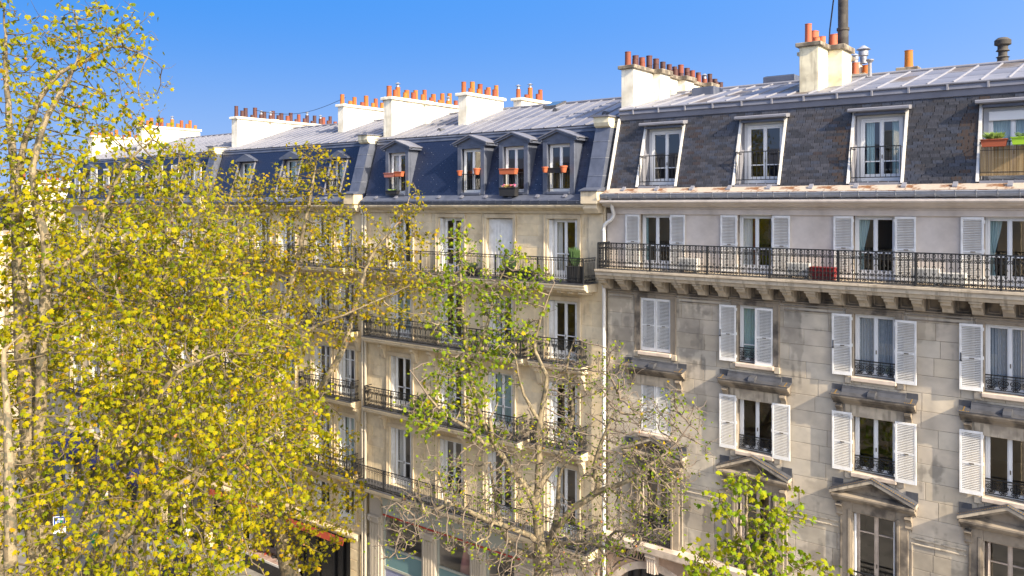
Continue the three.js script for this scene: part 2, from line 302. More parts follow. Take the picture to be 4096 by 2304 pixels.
function makeShutter(parent, xc, y0, z, w, h, ry = 0, o = {}) {         // louvred leaf: frame > slats, latch
  const g = memo(K('sh', w, h), () => { const a = w / 2; return new MB().cbox(-a, -a + 0.055, 0, h, -0.017, 0.017, 0.005).cbox(a - 0.055, a, 0, h, -0.017, 0.017, 0.005).cbox(-a + 0.055, a - 0.055, h - 0.07, h, -0.016, 0.016, 0.004).cbox(-a + 0.055, a - 0.055, 0, 0.1, -0.016, 0.016, 0.004).cbox(-a + 0.055, a - 0.055, h * 0.47, h * 0.47 + 0.05, -0.016, 0.016, 0.004).done(true); });
  const s = put('shutter', g, o.mat ?? M.shutter, parent, xc, y0, z, ry + (shr() - 0.5) * 0.09); s.rotation.z = (shr() - 0.5) * 0.012;
  const sg = memo(K('slat', w), () => new MB().px([[0.016, -0.014], [0.017, -0.009], [-0.014, 0.014], [-0.016, 0.01]], -w / 2 + 0.055, w / 2 - 0.055).done(true));
  for (const [a, b] of [[0.1, h * 0.47], [h * 0.47 + 0.05, h - 0.07]]) {
    const n = Math.round((b - a) / 0.046), st = (b - a) / n;
    for (let i = 0; i < n; i++) obj('slat', sg, o.mat ?? M.shutter, s).position.set(0, a + (i + 0.5) * st, 0);
  }
  obj('latch', memo('latch', () => new MB().cbox(-0.06, 0.06, -0.012, 0.012, 0, 0.022, 0.004).done(true)), M.brass, s).position.set(0.02, h * 0.47 + 0.025, 0.018);
  if (o.bolt) obj('bolt', memo('bolt', () => new MB().cbox(-0.016, 0.016, -0.1, 0.1, 0, 0.02, 0.004).cbox(-0.03, 0.03, -0.13, -0.09, 0, 0.03, 0.006).done(true)), M.darkmetal, s).position.set(-w / 2 + 0.04, h * 0.47 + 0.06, 0.018);
  for (const k of [0.1, 0.5, 0.93]) obj('hinge', memo('hinge', () => new MB().cbox(-0.018, 0.018, -0.045, 0.045, -0.02, 0.014, 0.003).done(true)), o.mat ?? M.shutter, s).position.set((o.side ?? 1) * (w / 2 + 0.006), h * k, 0);
  return s;
}
function scroll(mb, cx, cy, r0, r1, a0, turns, rad = 0.007, z = 0, S = 4) {
  const P = [], n = Math.max(6, Math.round(Math.abs(turns) * 11));
  for (let i = 0; i <= n; i++) { const t = i / n, a = a0 + turns * Math.PI * 2 * t, r = r0 + (r1 - r0) * t; P.push(V3(cx + Math.cos(a) * r, cy + Math.sin(a) * r, z)); }
  return mb.tube(P, rad * 1.25, S, false);
}
const bar = (mb, x0, y0, x1, y1, r = 0.009, z = 0) => mb.tube([V3(x0, y0, z), V3(x1, y1, z)], r * 1.2, 4, false);
// railing patterns: each returns the geometry of one repeated bar with its scrollwork, base at y = 0
const BAL = {
  ornate: () => memo('bal1', () => {                                  // top ring, spear and lyre, low double scrolls
    const b = new MB(); bar(b, 0, 0.03, 0, 0.87, 0.014); bar(b, 0.1035, 0.03, 0.1035, 0.74, 0.011); bar(b, 0.1035, 0.76, 0.1035, 0.87, 0.011);
    scroll(b, 0, 0.815, 0.043, 0.043, 0, 1, 0.008);
    for (const s of [-1, 1]) {
      scroll(b, s * 0.052, 0.69, 0.034, 0.012, s > 0 ? Math.PI : 0, -s * 1.3, 0.007); bar(b, 0, 0.62, s * 0.05, 0.72, 0.007); bar(b, 0, 0.58, s * 0.05, 0.48, 0.007);
      scroll(b, s * 0.05, 0.235, 0.04, 0.012, Math.PI / 2, s * -1.4, 0.007); scroll(b, s * 0.05, 0.1, 0.038, 0.012, -Math.PI / 2, s * 1.4, 0.007); bar(b, s * 0.008, 0.29, s * 0.04, 0.36, 0.007);
    }
    b.box(-0.02, 0.02, 0.585, 0.615, -0.02, 0.02); b.box(-0.017, 0.017, 0.42, 0.44, -0.017, 0.017); return b.done(true);
  }),
  plain: () => memo('bal2', () => {                                   // bars with arches at the head and a scroll frieze at the foot
    const b = new MB(); bar(b, -0.035, 0.2, -0.035, 0.74, 0.009); bar(b, 0.035, 0.2, 0.035, 0.74, 0.009); bar(b, 0.11, 0.2, 0.11, 0.84, 0.008);
    scroll(b, 0, 0.76, 0.037, 0.037, 0, 0.5, 0.008); for (const s of [-1, 1]) { scroll(b, s * 0.066, 0.8, 0.036, 0.012, Math.PI / 2, s * 1.2, 0.007); scroll(b, s * 0.05, 0.11, 0.05, 0.014, Math.PI / 2, s * -1.5, 0.008); scroll(b, s * 0.045, 0.26, 0.03, 0.01, -Math.PI / 2, s * 1.1, 0.007); }
    bar(b, -0.11, 0.2, 0.11, 0.2, 0.008); return b.done(true);
  }),
  volute: () => memo('bal3', () => {                                  // belly panels of big volutes
    const b = new MB(); bar(b, -0.15, 0.04, -0.15, 0.86, 0.011);
    for (const s of [-1, 1]) { scroll(b, s * 0.065, 0.62, 0.066, 0.015, s > 0 ? Math.PI : 0, -s * 1.6, 0.01); scroll(b, s * 0.06, 0.3, 0.07, 0.015, s > 0 ? Math.PI : 0, s * 1.6, 0.01); scroll(b, s * 0.07, 0.12, 0.05, 0.012, Math.PI / 2, s * -1.3, 0.009); bar(b, 0, 0.46, s * 0.11, 0.76, 0.009); }
    bar(b, 0, 0.05, 0, 0.86, 0.009); bar(b, -0.15, 0.78, 0.15, 0.78, 0.009); scroll(b, 0, 0.46, 0.035, 0.035, 0, 1, 0.009); return b.done(true);
  }),
  ringed: () => memo('bal4', () => {                                  // twin bars with rings top and bottom
    const b = new MB(); for (const x of [-0.05, 0.05]) bar(b, x, 0.14, x, 0.74, 0.009);
    scroll(b, 0, 0.8, 0.04, 0.04, 0, 1, 0.009); scroll(b, 0.1, 0.8, 0.03, 0.03, 0, 1, 0.008); scroll(b, 0, 0.09, 0.04, 0.04, 0, 1, 0.009); scroll(b, 0, 0.3, 0.035, 0.035, 0, 1, 0.008); bar(b, -0.1, 0.14, 0.1, 0.14, 0.008); bar(b, -0.1, 0.745, 0.1, 0.745, 0.008); scroll(b, 0, 0.72, 0.05, 0.05, Math.PI, 1, 0.007); return b.done(true);
  }),
};
// railing of a balcony: front run between x0 and x1 at depth z, returns to the wall at both ends
function railing(balcony, x0, x1, y, z, zb, pattern, pitch, ends = [1, 1], postEvery = 2.06, h = 0.9, m = M.iron) {
  const hr = new MB().cbox(x0 - 0.02, x1 + 0.02, y + h - 0.035, y + h, z - 0.022, z + 0.022, 0.006).box(x0, x1, y + 0.02, y + 0.04, z - 0.012, z + 0.012);
  if (pattern === 'ornate') hr.box(x0, x1, y + 0.742, y + 0.76, z - 0.01, z + 0.01);
  if (ends[0]) hr.cbox(x0 - 0.02, x0 + 0.02, y + h - 0.035, y + h, zb, z - 0.022, 0.006).box(x0 - 0.012, x0 + 0.012, y + 0.02, y + 0.04, zb, z - 0.012);
  if (ends[1]) hr.cbox(x1 - 0.02, x1 + 0.02, y + h - 0.035, y + h, zb, z - 0.022, 0.006).box(x1 - 0.012, x1 + 0.012, y + 0.02, y + 0.04, zb, z - 0.012);
  hr.build('handrail', m, balcony);
  const n = Math.max(1, Math.round((x1 - x0) / pitch)), st = (x1 - x0) / n, g = BAL[pattern]();
  for (let i = 0; i < n; i++) { const b = put('baluster', g, m, balcony, x0 + (i + 0.5) * st, y, z); b.scale.y = h / 0.9; }
  const np = Math.max(1, Math.round((x1 - x0) / postEvery)), pg = memo(K('post', h), () => new MB().cbox(-0.024, 0.024, 0, h - 0.03, -0.024, 0.024, 0.005).cbox(-0.034, 0.034, 0, 0.05, -0.034, 0.034, 0.008).done(true));
  for (let i = 0; i <= np; i++) put('post', pg, m, balcony, x0 + (x1 - x0) * i / np, y, z);
  const ne = Math.max(1, Math.round((z - zb) / pitch));
  for (const [k, x] of [[0, x0], [1, x1]]) if (ends[k]) for (let i = 0; i < ne; i++) { const b = put('baluster', g, m, balcony, x, y, zb + (i + 0.5) * (z - zb) / ne, Math.PI / 2); b.scale.y = h / 0.9; b.scale.x = (z - zb) / ne / pitch; }
}
function chimneyPot(parent, x, y, z, h, r, m) { const p = put('chimney_pot', memo(K('pot', Math.round(r * 100) / 100), () => new MB().lathe([[1.04, 0], [0.97, 0.3], [0.93, 0.955], [1.0, 0.965], [1.0, 1], [0.8, 1], [0.78, 0.3], [0, 0.3]], 0, 0, 0, 14).done(true)), m, parent, x, y, z); p.scale.set(r, h, r); return p; }
// chimney stack: body along z with pilasters, flat cap, row of pots
function chimney(parent, x0, x1, z0, z1, y0, top, o, r) {
  const b = new MB().cbox(x0, x1, y0, top - 0.13, z1, z0, 0.012), cap = new MB().cbox(x0 - 0.1, x1 + 0.1, top - 0.13, top, z1 - 0.08, z0 + 0.1, 0.015);
  for (const [za, zb, e] of o.pil ?? []) { b.cbox(x1 - 0.02, x1 + e, y0, top - 0.16, zb, za, 0.012); cap.cbox(x1 - 0.03, x1 + e + 0.1, top - 0.16, top + 0.01, zb - 0.08, za + 0.08, 0.015); }
  const c = b.build('chimney', o.mat ?? M.render, parent); cap.build('cap', o.cap ?? M.render, c);
  new MB().box(x0 - 0.03, x1 + 0.03, y0, o.fy ?? y0 + 0.05, z1 - 0.03, z0 + 0.03).build('flashing', o.fm ?? M.bluezinc, c);
  const pots = M.pots[o.pots ?? 'orange']; let z = z0 - 0.15, i = 0;
  while (z > z1 + 0.1) {
    const h = (i % 2 ? 0.28 : 0.54) + (r() - 0.5) * 0.2, rad = 0.105 + r() * 0.02, px = (x0 + x1) / 2 + (i % 2 ? 0.09 : -0.06);
    if (!(o.gap && z < o.gap[0] && z > o.gap[1])) {
      chimneyPot(c, px, top - 0.01, z, h, rad, pots[Math.floor(r() * pots.length)]);
      if (r() < (o.cowl ?? 0.08)) put('cowl', memo('cowl', () => new MB().lathe([[0.07, 0], [0.07, 0.1], [0.05, 0.12], [0.05, 0.16], [0.14, 0.17], [0.02, 0.24], [0, 0.24]], 0, 0, 0, 10).done(true)), M.gutter, c, px, top + h - 0.02, z);
    }
    z -= (o.pitch ?? 0.3) * (0.85 + 0.3 * r()); i++;
  }
  return c;
}
// zinc roof between two points of its section, cut into sheets and standing seams
function zincRoof(parent, x0, x1, zA, yA, zB, yB, pitch, rows, mats, holes, r, seamMat) {
  const deck = new MB(); sheet(deck, x0, x1, 0, 1, [], (x, t) => [x, yA + (yB - yA) * t - 0.02, zA + (zB - zA) * t], (x, t) => [x, yA + (yB - yA) * t - 0.12, zA + (zB - zA) * t]);
  deck.box(x0, x1, yA - 0.3, yB - 0.15, zB - 6, zB - 5.8); deck.quad([x0, yB + 0.01, zB], [x1, yB + 0.01, zB], [x1, yB - 1.2, zB - 6], [x0, yB - 1.2, zB - 6]);
  const roof = deck.build('roof', M.zincold, parent), n = Math.round((x1 - x0) / pitch), st = (x1 - x0) / n, up = [0, (zA - zB), (yB - yA)], ul = Math.hypot(up[1], up[2]);
  const L = ul, ang = Math.atan2(yB - yA, zA - zB);
  const pg = memo(K('zp', st, L, rows), () => { const l = L / rows; return new MB().box(-st / 2 + 0.012, st / 2 - 0.012, 0, 0.006, -l + 0.004, 0.02).done(true); });
  const sg = memo(K('zs', L), () => new MB().prism([[-0.03, 0], [0.03, 0], [0.018, 0.045], [-0.018, 0.045]], -L, 0.03, (x, y, z) => [x, y, z]).done(true));
  for (let i = 0; i < n; i++) for (let k = 0; k < rows; k++) {
    const t = k / rows, x = x0 + (i + 0.5) * st;
    const p = put('zinc_sheet', pg, mats[Math.floor(r() * mats.length)], roof, x, yA + (yB - yA) * t + 0.004, zA + (zB - zA) * t); p.rotation.x = ang - 0.004;
  }
  for (let i = 0; i <= n; i++) { const p = put('seam', sg, seamMat ?? mats[0], roof, x0 + i * st, yA + 0.004, zA); p.rotation.x = ang; }
  new MB().tube([V3(x0, yB + 0.03, zB), V3(x1, yB + 0.03, zB)], 0.06, 8).build('ridge_cap', seamMat ?? mats[0], roof);
  return roof;
}
function gutterRun(parent, x0, x1, y, z, m, pitch = 0.5) {              // half-round gutter on straps
  const P = [], n = 7; for (let i = 0; i <= n; i++) { const a = Math.PI + i / n * Math.PI; P.push([z + Math.cos(a) * 0.11, y + Math.sin(a) * 0.15]); }
  for (let i = n; i >= 0; i--) { const a = Math.PI + i / n * Math.PI; P.push([z + Math.cos(a) * 0.1, y + Math.sin(a) * 0.138]); }
  const g = new MB().px(P, x0, x1).tube([V3(x0, y + 0.008, z + 0.115), V3(x1, y + 0.008, z + 0.115)], 0.016, 6).build('gutter', m, parent);
  const sg = memo(K('strap'), () => { const b = new MB(), q = []; for (let i = 0; i <= 5; i++) { const a = Math.PI + (0.25 + 0.75 * i / 5) * Math.PI; q.push(V3(0, Math.sin(a) * 0.16, Math.cos(a) * 0.12)); } return b.tube(q, 0.013, 4).box(-0.013, 0.013, 0, 0.03, -0.1, 0.135).done(true); });
  for (let i = 0, n2 = Math.round((x1 - x0) / pitch); i < n2; i++) put('strap', sg, m, g, x0 + (i + 0.5) * (x1 - x0) / n2, y, z);
  return g;
}
function rooms(parent, x0, x1, floors, parts, zf, top, attic) {                // floors, partitions and back wall behind the windows
  const b = new MB(); b.box(x0 + 0.02, x1 - 0.02, 0.02, top, -5.9, -5.7);
  for (const y of floors) b.box(x0 + 0.02, x1 - 0.02, y - 0.24, y - 0.02, -5.7, zf);
  for (const x of parts) b.box(x - 0.06, x + 0.06, 0.02, attic - 0.03, -5.69, zf - 0.06).box(x - 0.06, x + 0.06, attic - 0.02, top, -5.69, -1.1);
  return b.build('interior', M.room, parent);
}

// ---------------------------------------------------------------- ground
ground('road', new MB().box(-400, 200, -0.3, 0, -300, 200), M.asphalt);
ground('pavement', new MB().box(-400, 60, 0.002, 0.14, 0, 9.2).box(-400, 60, 0.002, 0.14, 16.4, 40), M.pavement);
ground('kerb', new MB().cbox(-400, 60, 0.002, 0.145, 9.2, 9.45, 0.02).cbox(-400, 60, 0.002, 0.145, 16.15, 16.4, 0.02), M.kerb);

// ---------------------------------------------------------------- grimy stone house with louvred shutters
const Y = v => EYE + v;                                               // heights below are measured from the eye level
{
  const AX0 = -15.15, AX1 = 3.0, bays = [-13.25, -9.77, -6.26, -2.93, 0.5], r = rng(11);
  const A = thing('apartment_house', 'grimy beige stone apartment house with white louvred shutters and grey slate attic', 'building', [AX0, 0, 0]);
  const W = 1.12;
  // stained ashlar: soot patches under the balcony, beside the windows and low on the wall
  const soot = [[-14.75, -3.5, 0.5, 1.5, 1], [-14.6, -5.2, 0.4, 0.8, 0.7], [-12.0, -4.1, 0.55, 1.2, 1], [-11.7, -6.3, 0.35, 1.2, 0.7], [-8.55, -4.0, 0.35, 1.0, 1], [-7.7, -3.6, 0.7, 0.5, 0.75], [-11.0, -3.3, 0.8, 0.3, 0.6], [-8.9, -5.4, 0.5, 0.3, 0.5], [-4.75, -7.35, 0.35, 0.35, 1.3], [-5.3, -3.4, 0.9, 0.35, 0.7], [-12.3, -9.6, 0.7, 0.7, 0.9], [-8.1, -9.9, 0.9, 0.6, 0.8], [-7.9, -8.4, 0.4, 0.3, 0.4], [-4.6, -10.0, 0.8, 0.7, 0.9], [-9.8, -8.6, 1, 0.3, 0.6], [-11.3, -10.9, 0.6, 0.8, 0.7], [-4.3, -8.9, 0.6, 0.4, 0.5], [-14.9, -8, 0.4, 1.6, 0.8], [-7.6, -11, 0.6, 0.5, 0.6], [-11.5, -8.2, 0.5, 0.5, 0.4]];
  const wallTex = tex(1024, 640, (u, v) => {
    const X = -15.4 + u * 18.6, y = -12.1 + v * 9.9;
    const n = fbm(u * 14, v * 9, 64, 3, 5), f = fbm(u * 70, v * 46, 512, 8, 4), st = fbm(u * 90, v * 5, 512, 21, 3), n2 = fbm(u * 30, v * 22, 512, 15, 4);
    let s = sm(0.5, 0.7, n + (f - 0.5) * 0.3) * 0.26 + sm(-9.0, -9.9, y) * 0.22 * (0.5 + n);
    for (const [bx, by, rx, ry, k] of soot) { const d = Math.hypot((X - bx) / rx, (y - by) / ry) + (n2 - 0.5) * 1.6 + (st - 0.5) * 2.6 + (f - 0.5) * 1.6; s += k * sm(1.1, 0.55, d) * 0.33; }
    for (const bx of bays) for (const by of [-5.2, -8.0, -3.1]) { const q = Math.abs(X - bx), dd = by - y; if (q < 1.15 && dd > 0 && dd < 1.3) s += 0.5 * sm(0.48, 0.68, st) * sm(1.3, 0.1, dd) * sm(1.15, 0.85, q) * (q > 0.5 ? 1 : 0.5); }
    const c = lerp3([0.60, 0.525, 0.415], [0.51, 0.45, 0.365], sm(0.35, 0.65, fbm(u * 22, v * 3, 128, 33, 4)));
    return lerp3(c, [0.13, 0.118, 0.105], Math.min(0.85, s)).map(q => q * (0.82 + 0.36 * f));
  }, [18.6, 9.9]);
  wallTex.offset.set(15.4 / 18.6, -(EYE - 12.1) / 9.9);
  const wallMats = [[1, 1, 1], [0.95, 0.95, 0.96], [1.04, 1.03, 1.0], [0.97, 0.99, 1.01], [0.97, 0.96, 0.93]].map(c => new THREE.MeshStandardMaterial({ map: wallTex, color: new THREE.Color().setRGB(...c), roughness: 0.92, bumpMap: bumpFine, bumpScale: 0.005 }));

  const f5 = [-2.14, -0.3], f4 = [-4.95, -3.15], f3 = [-7.72, -6.0], f2 = [-11.45, -8.9];
  const open = fl => bays.map(x => [x - W / 2, x + W / 2, Y(fl[0]), Y(fl[1])]);
  const holes = [f2, f3, f4, f5].flatMap(open);
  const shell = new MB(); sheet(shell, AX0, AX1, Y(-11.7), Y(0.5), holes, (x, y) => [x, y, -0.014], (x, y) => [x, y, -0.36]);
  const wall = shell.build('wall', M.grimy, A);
  stones(wall, AX0 + 0.02, AX1, Y(-11.6), Y(-2.98), 0.49, 1.3, [f2, f3, f4].flatMap(open), wallMats, r);
  { const b = new MB(); sheet(b, AX0 + 0.01, AX1, Y(-2.5), Y(-0.27), open(f5), (x, y) => [x, y, 0.004], (x, y) => [x, y, -0.013]); b.build('plaster_coat', M.plaster, wall); }
  // ground floor: wide arch, keystone, band
  {
    const c = -13.3, R = 1.75, sp = Y(-14.1), pts = [[AX0 + 0.01, 0.14], [c - R, 0.14]];
    for (let i = 0; i <= 24; i++) { const a = Math.PI - i / 24 * Math.PI; pts.push([c + R * Math.cos(a), sp + R * Math.sin(a)]); }
    pts.push([c + R, 0.14], [AX1, 0.14], [AX1, Y(-11.75)], [AX0 + 0.01, Y(-11.75)]);
    const gf = new MB().pz(pts, -0.4, 0.02).build('ground_floor_wall', mottled(512, 2.4, [0.47, 0.33, 0.24], [0.36, 0.25, 0.18], 0.4, 0.7, 171, 0.9, { bumpMap: bumpFine, bumpScale: 0.004 }), A);
    const ring = []; for (let i = 0; i <= 24; i++) { const a = Math.PI - i / 24 * Math.PI; ring.push([c + R * Math.cos(a), sp + R * Math.sin(a)]); } for (let i = 24; i >= 0; i--) { const a = Math.PI - i / 24 * Math.PI; ring.push([c + (R + 0.24) * Math.cos(a), sp + (R + 0.24) * Math.sin(a)]); }
    new MB().pz(ring, 0.021, 0.07).build('arch_moulding', M.palestone, gf);
    const ks = new MB(); for (let i = 0; i < 4; i++) ks.cbox(c - 0.17 + i * 0.085, c - 0.1 + i * 0.085, Y(-12.42), Y(-11.86), 0.07, 0.24, 0.02);
    ks.px([[0.021, Y(-12.44)], [0.1, Y(-12.44)], [0.2, Y(-12.3)], [0.22, Y(-11.9)], [0.3, Y(-11.86)], [0.3, Y(-11.76)], [0.021, Y(-11.76)]], c - 0.2, c + 0.2); ks.build('keystone', M.palestone, gf);
    const dr = new MB().box(c - R, c + R, 0.14, sp + R, -0.9, -0.85).build('door', M.darkmetal, A);
    for (let i = 0; i < 11; i++) new MB().box(c - R + 0.1 + i * 0.32, c - R + 0.16 + i * 0.32, 0.14, sp + R - 0.02, -0.84, -0.78).build('mullion', M.iron, dr);
    // graffiti tag left of the keystone
    const cv = document.createElement('canvas'); cv.width = 512; cv.height = 256; const x = cv.getContext('2d');
    x.fillStyle = '#000'; x.fillRect(0, 0, 512, 256); x.strokeStyle = x.fillStyle = '#fff'; x.lineWidth = 18; x.font = 'bold italic 170px sans-serif'; x.fillText('SGUM', 20, 165);
    x.beginPath(); x.moveTo(40, 215); x.quadraticCurveTo(250, 170, 500, 220); x.stroke();
    const am = new THREE.CanvasTexture(cv), gm = mat(0.02, 0.02, 0.02, 0.9, { alphaMap: am, transparent: true, side: THREE.DoubleSide }), gg = new THREE.PlaneGeometry(1.05, 0.55);
    put('graffiti', gg, gm, A, c - 0.85, Y(-12.05), 0.027);
    const band = new MB().px([[0, Y(-11.75)], [0.3, Y(-11.75)], [0.34, Y(-11.7)], [0.36, Y(-11.48)], [0.3, Y(-11.46)], [0, Y(-11.44)]], AX0 + 0.01, AX1).build('string_course', M.palestone, A);
  }
  rooms(A, AX0, AX1, [Y(-11.45), Y(-8.2), Y(-5.3), Y(-2.2), Y(0.55)], [AX0 + 0.3, -11.5, -8.0, -4.6, -1.2, AX1 - 0.3], -0.37, Y(3.1), Y(0.3));
  new MB().box(AX1 - 0.02, AX1 + 0.25, 0, Y(0.3), -11, -0.02).box(AX1 - 0.02, AX1 + 0.25, Y(0.3), Y(3.0), -11, -0.95).box(AX0 + 0.03, AX0 + 0.28, 0, Y(0.3), -11, -0.37).box(AX0 + 0.12, AX0 + 0.3, Y(0.3), Y(3.0), -11, -0.95).build('party_wall', M.render, A);

  // windows and shutters by storey
  const teal = [[0.06, 0.22, M.curtain], [0.78, 0.95, M.curtain]];
  const lace = mat(0.30, 0.36, 0.40, 0.95);
  {
    const t = tex(256, 256, (u, v) => { const U = (u * 4) % 1 - 0.5, Vv = ((v * 4) + (Math.floor(u * 4) % 2) * 0.5) % 1 - 0.5, d = Math.hypot(U, Vv); const k = sm(0.03, 0.0, Math.abs(d - 0.36)) + sm(0.04, 0, Math.abs(d - 0.2)) + sm(0.12, 0.08, d) * 0.7; return [0.3 + 0.2 * k, 0.36 + 0.2 * k, 0.42 + 0.2 * k]; }, 0.8);
    lace.map = t; lace.color.setRGB(1, 1, 1);
  }
  bays.forEach((x, i) => {
    makeWindow(A, x, Y(f5[0]), Y(f5[1]), W, -0.17, { transom: [0.42], bottom: 0.22, curtains: i === 0 ? [[0.04, 0.12, M.teal]] : i === 1 ? [[0.05, 0.3, M.curtain], [0.33, 0.43, M.redcurtain]] : [[0.06, 0.34, M.teal, 'tied']] });
    for (const s of [-1, 1]) makeShutter(A, x + s * (W / 2 + 0.285), Y(f5[0]) + 0.03, 0.06, 0.55, 1.8, 0, { side: -s });
    makeWindow(A, x, Y(f4[0]), Y(f4[1]), W, -0.2, { transom: i === 1 ? [0.3] : [], curtains: i === 1 ? [[0.05, 0.5, M.teal]] : i ? [[0.04, 0.49, lace], [0.51, 0.96, lace]] : [] });
    makeWindow(A, x, Y(f3[0]), Y(f3[1]), W, -0.2, {});
    makeWindow(A, x, Y(f2[0]), Y(f2[1]), W, -0.26, { transom: [0.76, 0.12], mat: M.palestone, bottom: 0.3 });
    for (const [fl, row] of [[f4, 0], [f3, 1]]) {
      const h = fl[1] - fl[0] - 0.02, y0 = Y(fl[0]);
      if (i === 0) { for (const s of [-1, 1]) makeShutter(A, x + s * 0.281, y0 + 0.01, -0.03, 0.555, h, 0, { side: s }); }
      else {
        makeShutter(A, x - W / 2 - 0.3, y0 + 0.01, 0.11, 0.555, h, 0.04, { bolt: row === 0, side: 1 });
        if (i === 1 && row === 0) makeShutter(A, x + 0.285, y0 - 0.02, 0.03, 0.555, h, 0.06, { side: 1 }); else makeShutter(A, x + W / 2 + 0.3, y0 - 0.04, 0.11, 0.555, h, -0.04, { side: -1 });
      }
      // guard iron of the window
      const gr = new MB().cbox(x - W / 2, x + W / 2, y0 + 0.43, y0 + 0.46, -0.12, -0.08, 0.006).box(x - W / 2, x + W / 2, y0 + 0.05, y0 + 0.07, -0.11, -0.09).box(x - W / 2, x + W / 2, y0 + 0.36, y0 + 0.375, -0.11, -0.09);
      const gd = gr.build('window_guard', M.iron, A), sc = memo('guardscroll', () => { const b = new MB(); bar(b, 0, 0.06, 0, 0.44, 0.009); for (const s of [-1, 1]) { scroll(b, s * 0.07, 0.26, 0.075, 0.015, Math.PI / 2, s * 1.6, 0.009); scroll(b, s * 0.06, 0.13, 0.05, 0.012, -Math.PI / 2, s * -1.4, 0.009); } return b.done(true); });
      for (let k = 0; k < 4; k++) put('scroll', sc, M.iron, gd, x - W / 2 + 0.14 + k * 0.28, y0, -0.1);
      // sill
      new MB().cbox(x - 0.62, x + 0.62, y0 - 0.14, y0 - 0.005, -0.2, 0.13, 0.02).build('sill', M.palestone, A);
      for (const k of [-0.71, 0.71]) new MB().cbox(x + k - 0.09, x + k + 0.09, y0 - 0.22, y0 - 0.02, 0.002, 0.07, 0.012).build('sill_block', M.trim, A);
    }
    // moulded surround of the upper stone storey
    { const y0 = Y(f4[0]), y1 = Y(f4[1]), s = new MB(); for (const k of [-1, 1]) s.cbox(Math.min(x + k * 0.57, x + k * 0.78), Math.max(x + k * 0.57, x + k * 0.78), y0, y1 + 0.16, 0.006, 0.035, 0.008).cbox(Math.min(x + k * 0.735, x + k * 0.775), Math.max(x + k * 0.735, x + k * 0.775), y0, y1 + 0.12, 0.036, 0.06, 0.006); s.cbox(x - 0.57, x + 0.57, y1 + 0.01, y1 + 0.16, 0.006, 0.032, 0.008).build('window_surround', M.grimy, A); }
    hood(x, Y(-5.62), false); hood(x, Y(-8.5), true);
    // tall windows: jambs, lintel, blind case
    { const y0 = Y(f2[0]), y1 = Y(f2[1]), s = new MB(); for (const k of [-1, 1]) { const a = x + k * 0.58, b = x + k * 0.92; s.cbox(Math.min(a, b), Math.max(a, b), y0, y1 + 0.3, 0.006, 0.09, 0.012); const c = x + k * 0.62, d = x + k * 0.7; s.cbox(Math.min(c, d), Math.max(c, d), y0, y1 + 0.08, 0.091, 0.125, 0.01); } s.cbox(x - 0.58, x + 0.58, y1 + 0.01, y1 + 0.3, 0.006, 0.088, 0.012).build('window_surround', M.grimy, A); }
    if (i !== 2) for (const s of [-1, 1]) { const sh = makeShutter(A, x + s * 0.5, Y(f2[0]) + 0.3, -0.12, 0.28, 2.2, s * 1.25, { mat: M.palestone }); }
    else for (const s of [-1, 1]) new MB().cbox(x + s * 0.53 - 0.02, x + s * 0.53 + 0.02, Y(f2[0]) + 0.1, Y(f2[1]) - 0.05, -0.14, -0.02, 0.006).build('blind_rail', M.frame, A);
    const gd = new MB().cbox(x - 0.62, x + 0.62, Y(-10.6), Y(-10.55), 0.1, 0.14, 0.008).box(x - 0.62, x + 0.62, Y(-10.72), Y(-10.7), 0.11, 0.13).box(x - 0.62, x + 0.62, Y(-11.4), Y(-11.38), 0.11, 0.13).box(x - 0.62, x - 0.6, Y(-11.44), Y(-10.6), 0.11, 0.13).box(x + 0.6, x + 0.62, Y(-11.44), Y(-10.6), 0.11, 0.13).build('window_guard', M.iron, A);
    for (let k = 0; k < 4; k++) put('scroll', BAL.volute(), M.iron, gd, x - 0.45 + k * 0.3, Y(-11.44), 0.12).scale.y = 0.9;
  });
  function hood(x, y, ped) {
    const P = [[0.006, -0.16], [0.07, -0.16], [0.09, -0.1], [0.16, -0.08], [0.2, -0.02], [0.27, 0], [0.3, 0.06], [0.33, 0.07], [0.33, 0.12], [0.006, 0.2]].map(([z, v]) => [z, y + v]);
    const h = new MB().px(P, x - 1.12, x + 1.12).build(ped ? 'pediment' : 'window_hood', M.grimy, A);
    for (const s of [-1, 1]) new MB().px([[0.006, -0.17], [0.24, -0.17], [0.25, -0.22], [0.19, -0.27], [0.13, -0.33], [0.1, -0.45], [0.12, -0.5], [0.08, -0.56], [0.006, -0.58]].map(([z, v]) => [z, y + v]), x + s * 0.93 - 0.085, x + s * 0.93 + 0.085).build('console', M.grimy, h);
    const st = new MB();
    if (!ped) {
      new MB().px([[0.006, 0.201], [0.33, 0.121], [0.345, 0.13], [0.345, 0.15], [0.16, 0.2], [0.1, 0.3], [0.09, 0.36], [0.006, 0.36]].map(([z, v]) => [z, y + v]), x - 0.86, x + 0.86).build('flashing', M.lead, h);
      for (const k of [-1.011, 1.011]) new MB().px([[0.006, 0.2], [0.33, 0.121], [0.35, 0.128], [0.35, 0.142], [0.03, 0.225], [0.03, 0.38], [0.006, 0.38]].map(([z, v]) => [z, y + v]), x + k - 0.149, x + k + 0.149).build('flashing', M.lead, h);
      new MB().px([[0.06, 0.24], [0.36, 0.145], [0.36, 0.2], [0.3, 0.29], [0.06, 0.33]].map(([z, v]) => [z, y + v]), x - 0.1, x + 0.1).build('flashing', M.lead, h);
      for (let k = 0; k < 46; k++) { const X = x - 1.1 + k * 0.049; if (Math.abs(X - x) > 0.1) st.box(X, X + 0.03, y + 0.147, y + 0.156, 0.3, 0.325); }
